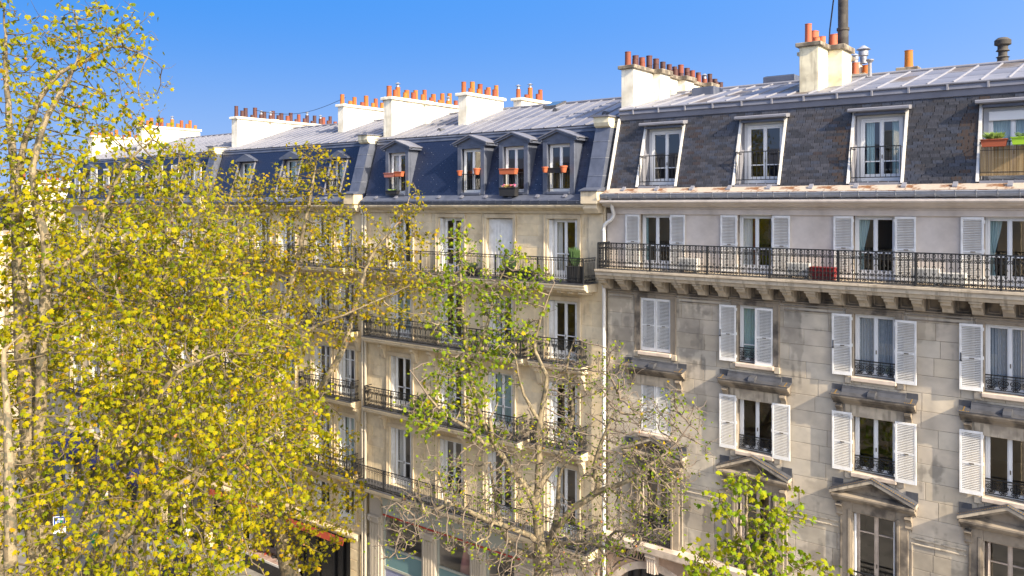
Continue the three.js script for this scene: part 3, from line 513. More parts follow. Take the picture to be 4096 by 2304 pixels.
      for (const s of [-1, 1]) for (let k = 0; k < 5; k++) st.box(x + s * 1.02 - 0.014, x + s * 1.02 + 0.014, y + 0.156 + k * 0.014, y + 0.166 + k * 0.014, 0.27 - k * 0.05, 0.3 - k * 0.05);
      new MB().cbox(x - 0.8, x + 0.8, y - 0.5, y - 0.165, 0.004, 0.03, 0.01).build('lintel_panel', M.trim, h);
    } else {
      const rk = (a, b, z0, z1) => new MB().pz([[x - 1.16, y + 0.2 + a], [x, y + 0.68 + a], [x + 1.16, y + 0.2 + a], [x + 1.16, y + 0.2 + b], [x, y + 0.68 + b], [x - 1.16, y + 0.2 + b]], z0, z1);
      rk(-0.07, 0.02, 0.006, 0.33).build('raking_cornice', M.trim, h); rk(-0.15, -0.072, 0.006, 0.25).build('raking_cornice', M.grimy, h); rk(0.022, 0.05, 0.006, 0.35).build('flashing', M.lead, h);
      new MB().pz([[x - 0.95, y + 0.16], [x, y + 0.55], [x + 0.95, y + 0.16]], 0.006, 0.05).build('tympanum', M.grimy, h);
      for (const k of [-1, 1]) new MB().pz([[x + k * 1.16, y + 0.25], [x + k * 0.85, y + 0.38], [x + k * 0.85, y + 0.5], [x + k * 1.16, y + 0.5]], 0.004, 0.03).build('flashing', M.lead, h);
      for (let k = 0; k < 40; k++) { const t = k / 40, s2 = t < 0.5 ? t * 2 : 2 - t * 2, X = x - 1.14 + t * 2.28, yy = y + 0.2 + 0.051 + s2 * 0.477; st.box(X, X + 0.03, yy, yy + 0.012, 0.29, 0.315); }
    }
    st.build('clip_line', M.ochre, h);
  }
  // raised bands between the tall windows
  { const xs = [AX0 + 0.5, ...bays.flatMap(x => [x - 0.94, x + 0.94]), AX1]; for (let i = 0; i < xs.length - 1; i += 2) { const b = new MB(); for (const y of [-9.3, -9.44]) b.cbox(xs[i] + 0.04, xs[i + 1] - 0.04, Y(y), Y(y + 0.045), 0.006, 0.04, 0.01); b.cbox(xs[i] + 0.04, xs[i] + 0.08, Y(-11.3), Y(-9.44), 0.006, 0.03, 0.008).build('panel_moulding', M.trim, A); } }
  // long balcony on corbels
  const slab = new MB().px([[0.006, -2.16], [0.9, -2.19], [0.9, -2.25], [0.85, -2.28], [0.85, -2.38], [0.79, -2.41], [0.74, -2.5], [0.006, -2.5]].map(([z, v]) => [z, Y(v)]), AX0 + 0.03, AX1);
  const bal = slab.build('balcony', M.trim, A);
  railing(bal, -15.02, AX1, Y(-2.17), 0.8, 0.05, 'ornate', 0.207, [1, 0], 2.06, 0.91);
  { const b = new MB(), n = 25; for (let i = 0; i < n; i++) { const x = -15.0 + i * 0.712; if (x > AX1 - 0.2) break; const c = new MB().px([[0.006, -2.505], [0.64, -2.505], [0.64, -2.58], [0.57, -2.6], [0.55, -2.67], [0.44, -2.71], [0.34, -2.78], [0.28, -2.88], [0.2, -2.9], [0.006, -2.9]].map(([z, v]) => [z, Y(v)]), x - 0.13, x + 0.13).build('corbel', M.trim, A); new MB().cbox(x - 0.16, x + 0.16, Y(-2.57), Y(-2.506), 0.01, 0.68, 0.01).build('corbel_cap', M.trim, c);
      if (i < n - 1) new MB().cbox(x + 0.19, x + 0.52, Y(-2.86), Y(-2.82), 0.006, 0.05, 0.008).cbox(x + 0.19, x + 0.52, Y(-2.58), Y(-2.54), 0.006, 0.05, 0.008).cbox(x + 0.19, x + 0.23, Y(-2.82), Y(-2.58), 0.006, 0.05, 0.008).cbox(x + 0.48, x + 0.52, Y(-2.82), Y(-2.58), 0.006, 0.05, 0.008).build('coffer_frame', M.grimy, A); }
    const xs = [AX0 + 0.05, ...bays.flatMap(x => [x - 0.85, x + 0.85]), AX1];
    for (let i = 0; i < xs.length - 1; i++) { const q = new MB(); for (const y of [-3.06, -2.98, -2.92]) q.cbox(xs[i] + 0.015, xs[i + 1] - 0.015, Y(y) - 0.02, Y(y) + 0.02, 0.006, 0.045 + (y + 3.06) * 0.3, 0.006); if (i % 2 === 0) q.cbox(xs[i] + 0.06, xs[i + 1] - 0.06, Y(-3.2), Y(-3.16), 0.006, 0.03, 0.006); q.build('architrave', M.grimy, A); }
  }
  // frieze, cornice, gutter and rusty apron
  new MB().cbox(AX0 + 0.25, AX1, Y(-0.3), Y(-0.12), 0.006, 0.07, 0.01).cbox(AX0 + 0.25, AX1, Y(-0.12), Y(-0.07), 0.006, 0.11, 0.01).build('frieze', M.plaster, A);
  new MB().px([[0.006, -0.068], [0.16, -0.068], [0.22, -0.02], [0.34, 0.0], [0.38, 0.06], [0.5, 0.075], [0.54, 0.12], [0.54, 0.17], [0.006, 0.3]].map(([z, v]) => [z, Y(v)]), AX0 + 0.02, AX1).build('cornice', M.plaster, A);
  gutterRun(A, AX0 + 0.05, AX1, Y(0.38), 0.46, M.gutter, 0.49);
  new MB().px([[0.4, 0.4], [0.4, 0.43], [-0.03, 0.6], [-0.03, 0.3], [0.3, 0.24]].map(([z, v]) => [z, Y(v)]), AX0 + 0.02, AX1).build('apron', M.rust, A);
  for (let i = 0; i < 14; i++) { const x = -14.4 + i * 1.28; put('snow_clip', memo('clip', () => new MB().px([[0, 0], [0.2, -0.07], [0.2, -0.03], [0.03, 0.09]], -0.06, 0.06).done(true)), M.zinc2, A, x, Y(0.56), 0.05); }
  // slate attic
  const S0 = 0.57, S1 = 3.07, run = 0.78, zs = v => -0.04 - (v - S0) * run / (S1 - S0), sl = Math.atan2(run, S1 - S0);
  const dw = 0.73, d0 = 0.66, d1 = 2.8, dh = bays.map(x => [x - dw, x + dw, d0, d1]);
  { const b = new MB(); sheet(b, AX0 + 0.1, AX1, S0 - 0.05, S1, dh, (x, v) => [x, Y(v), zs(v) - 0.014], (x, v) => [x, Y(v), zs(v) - 0.1]); 
    const at2 = b.build('attic_slope', M.lead, A);
    const rows = 27, rh = (S1 - S0) / rows, list = [];
    for (let k = 0; k < rows; k++) { const v = S0 + k * rh; let x = AX0 + 0.1 - (k % 2) * 0.14 - r() * 0.02; while (x < AX1) { const w = 0.275 + (r() - 0.5) * 0.03; let q = [[Math.max(x, AX0 + 0.1), Math.min(x + w, AX1), v, v + rh]]; for (const h of dh) q = cut(q, h); for (const [a, b2, c, d] of q) if (b2 - a > 0.03 && d - c > 0.05) list.push([a, b2, v, r(), r()]); x += w + 0.004; } }
    const g = memo('slate', () => new MB().cbox(-0.48, 0.48, -0.012, 0.125, 0, 0.016, 0.004).done(true));
    const pick = (a, u) => { const X = a[0], n = fbm(X * 2.6 + 40, a[2] * 0.5 + 3, 256, 77, 3); return n + (u - 0.5) * 0.3 > 0.74 ? M.slateRust : M.slateA[Math.floor(u * 6)]; };
    const d = a => (a[0] > -2.9 ? 50 : 0) - a[0];
    list.sort((p, q) => d(p) - d(q));
    const place = (m, a) => { m.position.set((a[0] + a[1]) / 2 - O[0], Y(a[2]) - O[1], zs(a[2]) + 0.006); m.rotation.set(-sl + 0.1, 0, (a[3] - 0.5) * 0.02); m.scale.set(a[1] - a[0] - 0.004, 1, 1); };
    list.slice(0, 300).forEach(a => place(obj('slate', g, pick(a, a[4]), at2), a));
    const rest = list.slice(300), im = new THREE.InstancedMesh(g, mottled(128, 0.5, [1, 1, 1], [0.62, 0.6, 0.6], 0.4, 0.7, 161, 0.5), rest.length), q = new THREE.Object3D(), col = new THREE.Color();
    const cols = [[0.036, 0.036, 0.042], [0.046, 0.046, 0.055], [0.028, 0.028, 0.032], [0.042, 0.047, 0.064], [0.042, 0.038, 0.039], [0.056, 0.056, 0.066]].map(c => c.map(v => v * 1.12));
    rest.forEach((a, i) => { place(q, a); q.updateMatrix(); im.setMatrixAt(i, q.matrix); const m = pick(a, a[4]); const c = m === M.slateRust ? [0.046, 0.034, 0.03] : cols[Math.floor(a[4] * 6)]; im.setColorAt(i, col.setRGB(...c)); });
    im.name = 'slates'; im.castShadow = im.receiveShadow = true; at2.add(im); stuff(im);
  }
  new MB().px([[0.02, S0 - 0.05], [0.08, S0 - 0.05], [zs(S1) + 0.09, S1 + 0.05], [zs(S1) - 0.05, S1 + 0.05]].map(([z, v]) => [z, Y(v)]), AX0 + 0.02, AX0 + 0.1).build('verge_board', M.white, A);
  // inset attic windows
  bays.forEach((x, i) => {
    const zw = -0.84, y0 = d0, y1 = d1, b = new MB();
    for (const s of [-1, 1]) { const a = x + s * (dw - 0.03), c = x + s * dw; b.pz([[Math.min(a, c), 0], [Math.max(a, c), 0], [Math.max(a, c), 1e-4], [Math.min(a, c), 1e-4]], 0, 1e-4);
      b.prism([[zs(y0) + 0.005, Y(y0)], [zs(y1) + 0.005, Y(y1)], [zw - 0.1, Y(y1)], [zw - 0.1, Y(y0)]], Math.min(a, c), Math.max(a, c), (z, y, X) => [X, y, z]); }
    const dm = b.build('dormer', M.zinc2, A);
    for (const s of [-1, 1]) { const a = x + s * (dw - 0.035), c = x + s * (dw + 0.04); new MB().prism([[zs(y0 - 0.02) + 0.07, Y(y0 - 0.02)], [zs(y1) + 0.07, Y(y1)], [zs(y1) - 0.03, Y(y1)], [zs(y0 - 0.02) - 0.03, Y(y0 - 0.02)]], Math.min(a, c), Math.max(a, c), (z, y, X) => [X, y, z]).build('edge_board', M.white, dm); }
    new MB().px([[-0.95, y1 + 0.02], [-0.42, y1 - 0.05], [-0.36, y1 - 0.02], [-0.36, y1 + 0.04], [-0.42, y1 + 0.07], [-0.95, y1 + 0.12]].map(([z, v]) => [z, Y(v)]), x - 0.84, x + 0.84).build('dormer_roof', M.zinc2, dm);
    new MB().box(x - dw + 0.035, x + dw - 0.035, Y(y1 - 0.13), Y(y1 - 0.06), zw - 0.08, -0.52).build('lintel', M.bluezinc, dm);
    new MB().cbox(x - dw + 0.035, x + dw - 0.035, Y(y0 - 0.1), Y(y0), zw - 0.1, zs(y0) + 0.06, 0.01).build('sill', M.zinc2, dm);
    new MB().box(x - dw, x - 0.58, Y(y0), Y(y1 - 0.1), zw - 0.1, zw - 0.05).box(x + 0.58, x + dw, Y(y0), Y(y1 - 0.1), zw - 0.1, zw - 0.05).box(x - 0.58, x + 0.58, Y(y1 - 0.22), Y(y1 - 0.1), zw - 0.1, zw - 0.05).build('jamb', M.frame, dm);
    makeWindow(A, x, Y(y0 + 0.02), Y(y1 - 0.225), 1.158, zw - 0.02, { transom: [0.33], bottom: 0.2, curtains: i === 2 ? [[0.1, 0.3, M.teal], [0.72, 0.9, M.teal]] : i > 2 ? [[0.05, 0.95, M.teal]] : [] });
    if (i > 2) new MB().cbox(x - 0.57, x + 0.57, Y(y1 - 0.5), Y(y1 - 0.23), zw + 0.02, zw + 0.1, 0.02).build('blind_box', M.frame, dm);
    const zr = -0.12, gd = new MB().cbox(x - dw + 0.04, x + dw - 0.04, Y(1.68), Y(1.71), zr - 0.015, zr + 0.015, 0.005).box(x - dw + 0.04, x + dw - 0.04, Y(0.8), Y(0.825), zr - 0.01, zr + 0.01);
    for (const s of [-1, 1]) gd.box(x + s * (dw - 0.05) - 0.012, x + s * (dw - 0.05) + 0.012, Y(0.68), Y(1.7), zr - 0.012, zr + 0.012).box(x + s * (dw - 0.05) - 0.01, x + s * (dw - 0.05) + 0.01, Y(1.66), Y(1.68), zr - 0.5, zr);
    const gm = gd.build('guard_rail', M.iron, A); for (let k = 0; k < 9; k++) put('bar', memo('gbar', () => new MB().box(-0.007, 0.007, 0, 0.86, -0.007, 0.007).done(true)), M.iron, gm, x - 0.56 + k * 0.14, Y(0.82), zr);
  });
  // zinc band and roof
  new MB().px([[zs(3.03) + 0.02, 3.03], [zs(3.03) + 0.06, 3.05], [-0.73, 3.22], [-0.68, 3.24], [-0.72, 3.4], [-0.95, 3.4], [-0.95, 3.03]].map(([z, v]) => [z, Y(v)]), AX0 + 0.08, AX1).build('zinc_band', M.zinc, A);
  new MB().tube([V3(AX0 + 0.08, Y(3.41), -0.7), V3(AX1, Y(3.41), -0.7)], 0.04, 8).build('roll_edge', M.zinc2, A);
  for (let i = 0; i < 18; i++) put('zinc_tab', memo('ztab', () => new MB().cbox(-0.03, 0.03, 0, 0.17, -0.02, 0.02, 0.006).done(true)), M.zinc2, A, -14.5 + i, Y(3.225), -0.68);
  const RY = z => 3.43 + (-z - 0.72) * 0.243, roof = zincRoof(A, AX0 + 0.1, AX1, -0.72, Y(3.43), -5.0, Y(4.47), 0.66, 3, [M.zinc, M.zinc2, M.zinc, M.zincold, M.zinc2], [], r, M.zinc2);
  // chimneys
  chimney(A, -15.45, -14.93, -1.5, -9.9, Y(2.6), Y(5.15), { pil: [[-3.0, -3.75, 0.32], [-5.1, -5.85, 0.32], [-7.4, -8.1, 0.32]], cap: M.cap, pots: 'red', pitch: 0.27, cowl: 0.12 }, r);
  const tall = chimney(A, -8.9, -8.3, -1.5, -5.2, Y(3.4), Y(5.2), { pil: [[-2.5, -3.5, 0.45]], cap: M.cap, mat: M.cream, pots: 'salmon', pitch: 0.36, gap: [-2.4, -9], cowl: 0 }, r);
  for (const [x, z, h, q] of [[-8.68, -2.25, 0.5, 0], [-8.45, -2.35, 0.3, 1], [-8.62, -2.75, 0.28, 0], [-8.2, -2.72, 0.4, 0], [-8.55, -4.2, 0.7, 1]]) chimneyPot(tall, x, Y(5.19), z, h, 0.12, M.pots.salmon[q]);
  new MB().cbox(-9.15, -8.88, Y(3.4), Y(4.95), -3.4, -2.4, 0.012).cbox(-9.25, -8.86, Y(4.951), Y(5.07), -3.48, -2.3, 0.012).build('chimney_breast', M.cream, tall);
  new MB().lathe([[0.17, 0], [0.17, 0.55], [0.2, 0.56], [0.2, 0.64], [0.16, 0.65], [0.16, 2.0], [0.185, 2.02], [0.185, 2.12], [0.16, 2.13], [0.16, 3.6], [0.13, 3.6], [0.13, 3]], -8.0, Y(5.2), -3.1, 16).build('flue', M.soot, tall);
  new MB().tube([V3(-8.55, Y(5.2), -3.4), V3(-8.5, Y(5.9), -3.35), V3(-8.35, Y(7.0), -3.3), V3(-8.15, Y(7.05), -3.15)], 0.025, 6).build('stay', M.darkmetal, tall);
  const vent = (x, z, y, pr, m, name = 'roof_vent') => new MB().lathe(pr, x, y, z, 14).build(name, m, A);
  { const c = new MB().cbox(-8.6, -7.9, Y(4.35), Y(4.66), -6.3, -5.4, 0.02).build('vent_block', M.cap, A); chimneyPot(c, -8.3, Y(4.65), -5.6, 0.42, 0.13, M.pots.salmon[0]); chimneyPot(c, -8.05, Y(4.65), -6.0, 0.36, 0.12, M.pots.orange[0]); chimneyPot(c, -8.3, Y(4.65), -6.1, 0.5, 0.12, M.render); }
  vent(-8.3, -5.6, Y(5.07), [[0.1, 0], [0.1, 0.1], [0.12, 0.12], [0.12, 0.24], [0.15, 0.25], [0.03, 0.33], [0, 0.33]], M.gutter); vent(-8.15, -6.1, Y(5.1), [[0.12, 0], [0.12, 0.25], [0.17, 0.28], [0.17, 0.44], [0.12, 0.45], [0.25, 0.5], [0.05, 0.64], [0, 0.64]], M.gutter);
  vent(-7.55, -4.6, Y(4.35), [[0.2, 0], [0.07, 0.05], [0.06, 0.5], [0.13, 0.58], [0.13, 0.62], [0, 0.62]], M.zinc2);
  { const c = new MB().cbox(-6.85, -6.15, Y(4.4), Y(4.68), -5.7, -5.1, 0.02).build('vent_block', M.cap, A); chimneyPot(c, -6.5, Y(4.67), -5.4, 0.6, 0.14, M.pots.orange[2]); }
  vent(-3.72, -5.3, Y(4.4), [[0.16, 0], [0.16, 0.3], [0.2, 0.32], [0.13, 0.36], [0.13, 0.5], [0.2, 0.52], [0.15, 0.58], [0.15, 0.68], [0.24, 0.72], [0.24, 0.86], [0.14, 0.94], [0, 0.96]], M.soot);
  for (const [x, z, w, l] of [[-13.1, -3.4, 0.9, 0.8], [-10.9, -5.2, 1.2, 0.9]]) { const f = new MB().cbox(x - w / 2, x + w / 2, Y(RY(z)) - 0.05, Y(RY(z)) + 0.3, z - l, z, 0.02).build('skylight', M.bluezinc, A); const p = new MB().box(x - w / 2 + 0.06, x + w / 2 - 0.06, Y(RY(z)) + 0.301, Y(RY(z)) + 0.32, z - l + 0.06, z - 0.06).build('pane', mat(0.02, 0.03, 0.05, 0.08), f); }
  // rainwater pipe with swan neck
  { const b = new MB(), z = 0.16; b.tube([V3(-14.78, Y(0.25), 0.4), V3(-14.78, Y(-0.02), 0.3), V3(-14.78, Y(-0.3), z), V3(-14.8, Y(-0.38), z), V3(-14.88, Y(-0.5), z), V3(-15.02, Y(-0.58), z + 0.02), V3(-15.13, Y(-0.68), z + 0.03), V3(-15.16, Y(-0.8), z + 0.03), V3(-15.16, Y(-5), z + 0.03), V3(-15.16, Y(-11), z + 0.03), V3(-15.16, 0.2, z + 0.03)], 0.065, 12);
    const p = b.build('drainpipe', M.white, A); for (const y of [-0.9, -2.9, -3.15, -5, -5.15, -7.3, -9.5, -11.4]) new MB().lathe([[0.066, 0], [0.078, 0.005], [0.078, 0.05], [0.066, 0.055]], -15.16, Y(y), z + 0.03, 12).build('collar', M.white, p); }
}

// ---------------------------------------------------------------- cream limestone houses of the row
function slateField(parent, x0, x1, S0, S1, zs, holes, w, rows, mats, keep, r, hooks) {
  const rh = (S1 - S0) / rows, list = [], slope = Math.atan2(zs(S0) - zs(S1), S1 - S0);
  for (let k = 0; k < rows; k++) { const v = S0 + k * rh; let x = x0 - (k % 2) * w / 2; while (x < x1) { let q = [[Math.max(x, x0), Math.min(x + w, x1), v, v + rh]]; for (const h of holes) q = cut(q, h); for (const [a, b, c, d] of q) if (b - a > 0.04 && d - c > 0.04) list.push([a, b, v, r(), r()]); x += w; } }
  const g = memo(K('slateB', rh), () => new MB().cbox(-0.5, 0.5, -0.01, rh * 1.25, 0, 0.015, 0.003).done(true));
  const place = (m, a) => { m.position.set((a[0] + a[1]) / 2 - O[0], Y(a[2]) - O[1], zs(a[2]) + 0.006); m.rotation.set(-slope + 0.09, 0, 0); m.scale.set(a[1] - a[0] - 0.005, 1, 1); };
  list.sort((a, b) => b[0] - a[0]);
  list.slice(0, keep).forEach(a => place(obj('slate', g, mats[Math.floor(a[3] * mats.length)], parent), a));
  const rest = list.slice(keep), im = new THREE.InstancedMesh(g, mats[0], rest.length), q = new THREE.Object3D();
  rest.forEach((a, i) => { place(q, a); q.updateMatrix(); im.setMatrixAt(i, q.matrix); }); im.name = 'slates'; im.castShadow = im.receiveShadow = true; parent.add(im); stuff(im);
  if (hooks) {
    const hl = list.filter(a => a[4] < 0.1), hm = new THREE.InstancedMesh(new THREE.BoxGeometry(0.011, 0.02, 0.01), mat(0.6, 0.62, 0.65, 0.3, { metalness: 0.6 }), hl.length);
    hl.forEach((a, i) => { q.position.set((a[0] + a[1]) / 2 - O[0], Y(a[2]) - O[1], zs(a[2]) + 0.03); q.scale.set(1, 1, 1); q.rotation.set(-slope, 0, 0); q.updateMatrix(); hm.setMatrixAt(i, q.matrix); }); hm.name = 'slate_hooks'; parent.add(stuff(hm));
  }
}
function gableDormer(H, x, y0, y1, w, zf, o = {}) {                     // projecting dormer: cheeks and front, pediment, little roof
  const a = w / 2, oa = 0.5, zs = o.zs, b = new MB(), m = o.mat ?? M.bluezinc;
  for (const s of [-1, 1]) { const p = x + s * oa, q = x + s * a; b.cbox(Math.min(p, q), Math.max(p, q), Y(y0 - 0.1), Y(y1 + 0.12), zf - 0.12, zf, 0.012); b.prism([[zf - 0.12, Y(y0 - 0.1)], [zf - 0.12, Y(y1 + 0.16)], [zs(y1) - 0.15, Y(y1 + 0.16)], [zs(y0) - 0.05, Y(y0 - 0.1)]], Math.min(q, q - s * 0.06), Math.max(q, q - s * 0.06), (z, y, X) => [X, y, z]); }
  b.cbox(x - oa, x + oa, Y(y1), Y(y1 + 0.12), zf - 0.11, zf - 0.002, 0.008).cbox(x - oa, x + oa, Y(y0 - 0.1), Y(y0), zf - 0.3, zf + 0.03, 0.01);
  const d = b.build('dormer', m, H), yp = y1 + 0.12, ap = yp + 0.42, ea = a + 0.16;
  new MB().pz([[x - a, Y(yp)], [x + a, Y(yp)], [x + a, Y(yp + 0.1)], [x, Y(ap - 0.08)], [x - a, Y(yp + 0.1)]], zf - 0.1, zf - 0.004).build('gable', m, d);
  for (const s of [-1, 1]) {
    new MB().pz([[x, Y(ap)], [x + s * ea, Y(yp + 0.1)], [x + s * ea, Y(yp + 0.02)], [x, Y(ap - 0.1)]], zf - 0.08, zf + 0.1).build('verge', m, d);
    const zb = Math.min(-1.05, zs(y1) - 0.3); new MB().prism([[x, Y(ap + 0.025)], [x + s * (ea + 0.03), Y(yp + 0.125)], [x + s * (ea + 0.03), Y(yp + 0.09)], [x, Y(ap - 0.02)]], zb, zf + 0.14, (X, y, z) => [X, y, z]).build('dormer_roof', M.zinc, d);
    new MB().cbox(Math.min(x + s * a, x + s * ea), Math.max(x + s * a, x + s * ea), Y(yp - 0.02), Y(yp + 0.06), zb, zf + 0.06, 0.01).build('eave', M.bluezinc, d);
  }
  makeWindow(H, x, Y(y0), Y(y1), 1.0, zf - 0.2, { curtains: o.curtains });
  const gd = new MB().cbox(x - 0.46, x + 0.46, Y(y0 + 0.72), Y(y0 + 0.75), zf - 0.02, zf + 0.02, 0.005).box(x - 0.46, x + 0.46, Y(y0 + 0.1), Y(y0 + 0.12), zf - 0.01, zf + 0.01).build('guard_rail', M.iron, H);
  for (let k = 0; k < 7; k++) put('bar', memo('gbar2', () => new MB().box(-0.007, 0.007, 0, 0.62, -0.007, 0.007).done(true)), M.iron, gd, x - 0.42 + k * 0.14, Y(y0 + 0.11), zf);
  return d;
}
function house(o) {
  const { x0, x1, bays } = o, r = rng(o.seed), lim = o.mats, ow = o.ow ?? 1.3;
  const H = thing('apartment_house', o.label, 'building', [x0, 0, 0], undefined);
  const fl = o.floors, open = fl.flatMap(f => bays.map(x => [x - ow / 2, x + ow / 2, Y(f.y0), Y(f.y1)])), wb = Y(o.base);
  const shell = new MB(); sheet(shell, x0 + 0.01, x1 - 0.01, wb, Y(0.3), open, (x, y) => [x, y, -0.014], (x, y) => [x, y, -0.4]);
  const wall = shell.build('wall', lim[0], H);
  if (o.stones) stones(wall, x0 + 0.02, x1 - 0.02, wb, Y(-0.3), o.course ?? 0.45, o.len ?? 1.3, open, lim, r);
  rooms(H, x0, x1, [Y(o.base), ...fl.map(f => Y(f.y0 - 0.03)), Y(0.35)], [x0 + 0.2, ...bays.slice(0, -1).map((b, i) => (b + bays[i + 1]) / 2), x1 - 0.2], -0.42, Y(2.7), Y(0.25));
  new MB().box(x0 + 0.05, x0 + 0.25, 0, Y(0.25), -11, -0.42).box(x0 + 0.05, x0 + 0.25, Y(0.25), Y(2.7), -11, -0.95).build('party_wall', o.party ?? M.render, H);
  new MB().box(x1 - 0.25, x1 - 0.05, 0, Y(0.25), -11, -0.42).box(x1 - 0.25, x1 - 0.05, Y(0.25), Y(2.7), -11, -0.95).build('party_wall', o.party ?? M.render, H);
  fl.forEach((f, fi) => {
    bays.forEach((x, i) => {
      const h = f.y1 - f.y0, y0 = Y(f.y0), closed = f.closed === i;
      if (!closed) makeWindow(H, x, y0 + 0.02, Y(f.y1) - 0.01, ow - 0.28, -0.24, { transom: f.transom ?? [0.4], bottom: 0.26, curtains: (i + fi) % 3 === 0 ? [[0.05, 0.25, M.curtain]] : (i * 3 + fi) % 7 === 1 ? [[0.05, 0.95, o.sheer ?? M.teal]] : [] });
      for (const s of [-1, 1]) {                                      // white folding shutters tucked into the reveals
        const a = x + s * ow / 2, c = x + s * (ow / 2 - 0.137); if (!closed) { const q = new MB(); for (let k = 0; k < 3; k++) q.cbox(Math.min(a, c) + 0.004, Math.max(a, c) - 0.004, y0 + 0.03, Y(f.y1) - 0.03, -0.2 + k * 0.055, -0.16 + k * 0.055, 0.006); stuff(q.build('folded_shutter', M.shutter, H)); }
      }
      if (closed) { const cs = new MB().cbox(x - ow / 2 + 0.01, x + ow / 2 - 0.01, y0 + 0.03, Y(f.y1) - 0.02, -0.16, -0.12, 0.01).build('closed_shutter', M.shutter, H); for (let k = 1; k < 8; k++) new MB().cbox(x - ow / 2 + k * ow / 8 - 0.012, x - ow / 2 + k * ow / 8 + 0.012, y0 + 0.06, Y(f.y1) - 0.06, -0.121, -0.108, 0.005).build('rib', M.shutter, cs); }
      const s = new MB(), q = 0.17; for (const k of [-1, 1]) { const a = x + k * (ow / 2 + 0.005), c = x + k * (ow / 2 + q); s.cbox(Math.min(a, c), Math.max(a, c), y0, Y(f.y1) + 0.005, 0.006, 0.04, 0.01).cbox(Math.min(c - k * 0.05, c), Math.max(c - k * 0.05, c), y0, Y(f.y1) + q, 0.041, 0.07, 0.008); }
      s.cbox(x - ow / 2 - q + 0.05, x + ow / 2 + q - 0.05, Y(f.y1) + 0.006, Y(f.y1) + q, 0.006, 0.045, 0.01); s.build('window_surround', lim[1], H);
    });
    for (const [a, b, z, pat, pitch] of f.balc ?? []) {
      const y = Y(f.y0 - 0.02), sl = new MB().px([[0.006, 0], [z + 0.08, -0.02], [z + 0.08, -0.07], [z + 0.03, -0.1], [z + 0.03, -0.18], [z - 0.05, -0.22], [z - 0.12, -0.28], [0.006, -0.3]].map(([zz, v]) => [zz, y + v]), a - 0.08, b + 0.08);
      const bl = sl.build('balcony', lim[1], H);
      new MB().cbox(a - 0.1, b + 0.1, y + 0.001, y + 0.018, 0.01, z + 0.1, 0.004).build('lead_cover', M.lead, bl);
      railing(bl, a, b, y + 0.02, z, 0.05, pat, pitch, [1, 1], 2.0, 0.9, o.iron ?? M.iron);
      if (f.mutules) for (let k = 0, n = Math.round((b - a) / 0.45); k < n; k++) new MB().px([[0.006, -0.302], [z - 0.14, -0.302], [z - 0.16, -0.36], [0.25, -0.42], [0.006, -0.44]].map(([zz, v]) => [zz, y + v]), a + (k + 0.5) * (b - a) / n - 0.09, a + (k + 0.5) * (b - a) / n + 0.09).build('mutule', lim[1], H);
      else for (const x of bays) if (x > a && x < b) for (const s of [-1, 1]) new MB().px([[0.006, -0.302], [z - 0.14, -0.302], [z - 0.13, -0.4], [z * 0.5, -0.5], [0.18, -0.75], [0.12, -0.9], [0.006, -0.95]].map(([zz, v]) => [zz, y + v]), x + s * 0.95 - 0.1, x + s * 0.95 + 0.1).build('console', lim[1], H);
    }
    if (fi) new MB().px([[0.006, -0.04], [0.14, -0.06], [0.14, -0.12], [0.08, -0.16], [0.05, -0.26], [0.006, -0.28]].map(([zz, v]) => [zz, Y(f.y0 + v - 0.06)]), x0 + 0.4, x1 - 0.6).build('string_course', lim[1], H);
  });
  new MB().px([[0.006, -0.3], [0.08, -0.3], [0.12, -0.2], [0.2, -0.16], [0.28, -0.1], [0.42, -0.08], [0.46, -0.02], [0.46, 0.02], [0.006, 0.12]].map(([z, v]) => [z, Y(v)]), x0 + 0.3, x1 - 0.6).build('cornice', lim[1], H);
  gutterRun(H, x0 + 0.3, x1 - 0.7, Y(0.16), 0.38, o.gutter ?? M.bluezinc, 0.42);
  new MB().px([[0.3, 0.18], [0.3, 0.21], [-0.05, 0.42], [-0.05, 0.1], [0.25, 0.05]].map(([z, v]) => [z, Y(v)]), x0 + 0.05, x1 - 0.65).build('apron', M.bluezinc, H);
  for (let i = 0, n = Math.round((x1 - x0) / 1.25); i < n; i++) put('snow_clip', memo('clip2', () => new MB().px([[0, 0], [0.16, -0.06], [0.16, -0.03], [0.03, 0.07]], -0.07, 0.07).done(true)), M.zinc, H, x0 + 0.9 + i * 1.25 > x1 - 0.8 ? x1 - 0.9 : x0 + 0.9 + i * 1.25, Y(0.35), 0.06);
  // mansard
  const S0 = 0.4, S1 = 2.74, zs = v => -0.06 - (v - S0) * 0.72 / (S1 - S0), rt = o.roofTop ?? 4.46;
  const dh = (o.dormers ?? []).map(d => [d.x - d.w / 2 + 0.08, d.x + d.w / 2 - 0.08, d.y0 - 0.05, d.y1 + (d.kind === 'inset' ? 0 : 0.14)]);
  const dk = new MB(); sheet(dk, x0 + 0.05, x1 - 0.1, S0 - 0.04, S1 + 0.02, dh, (x, v) => [x, Y(v), zs(v) - 0.012], (x, v) => [x, Y(v), zs(v) - 0.09]);
  const at3 = dk.build('attic_slope', M.slateB[1], H);
  slateField(at3, x0 + 0.05, x1 - 0.7, S0, S1, zs, dh, 0.22, 24, M.slateB, o.keep ?? 0, r, o.hooks);
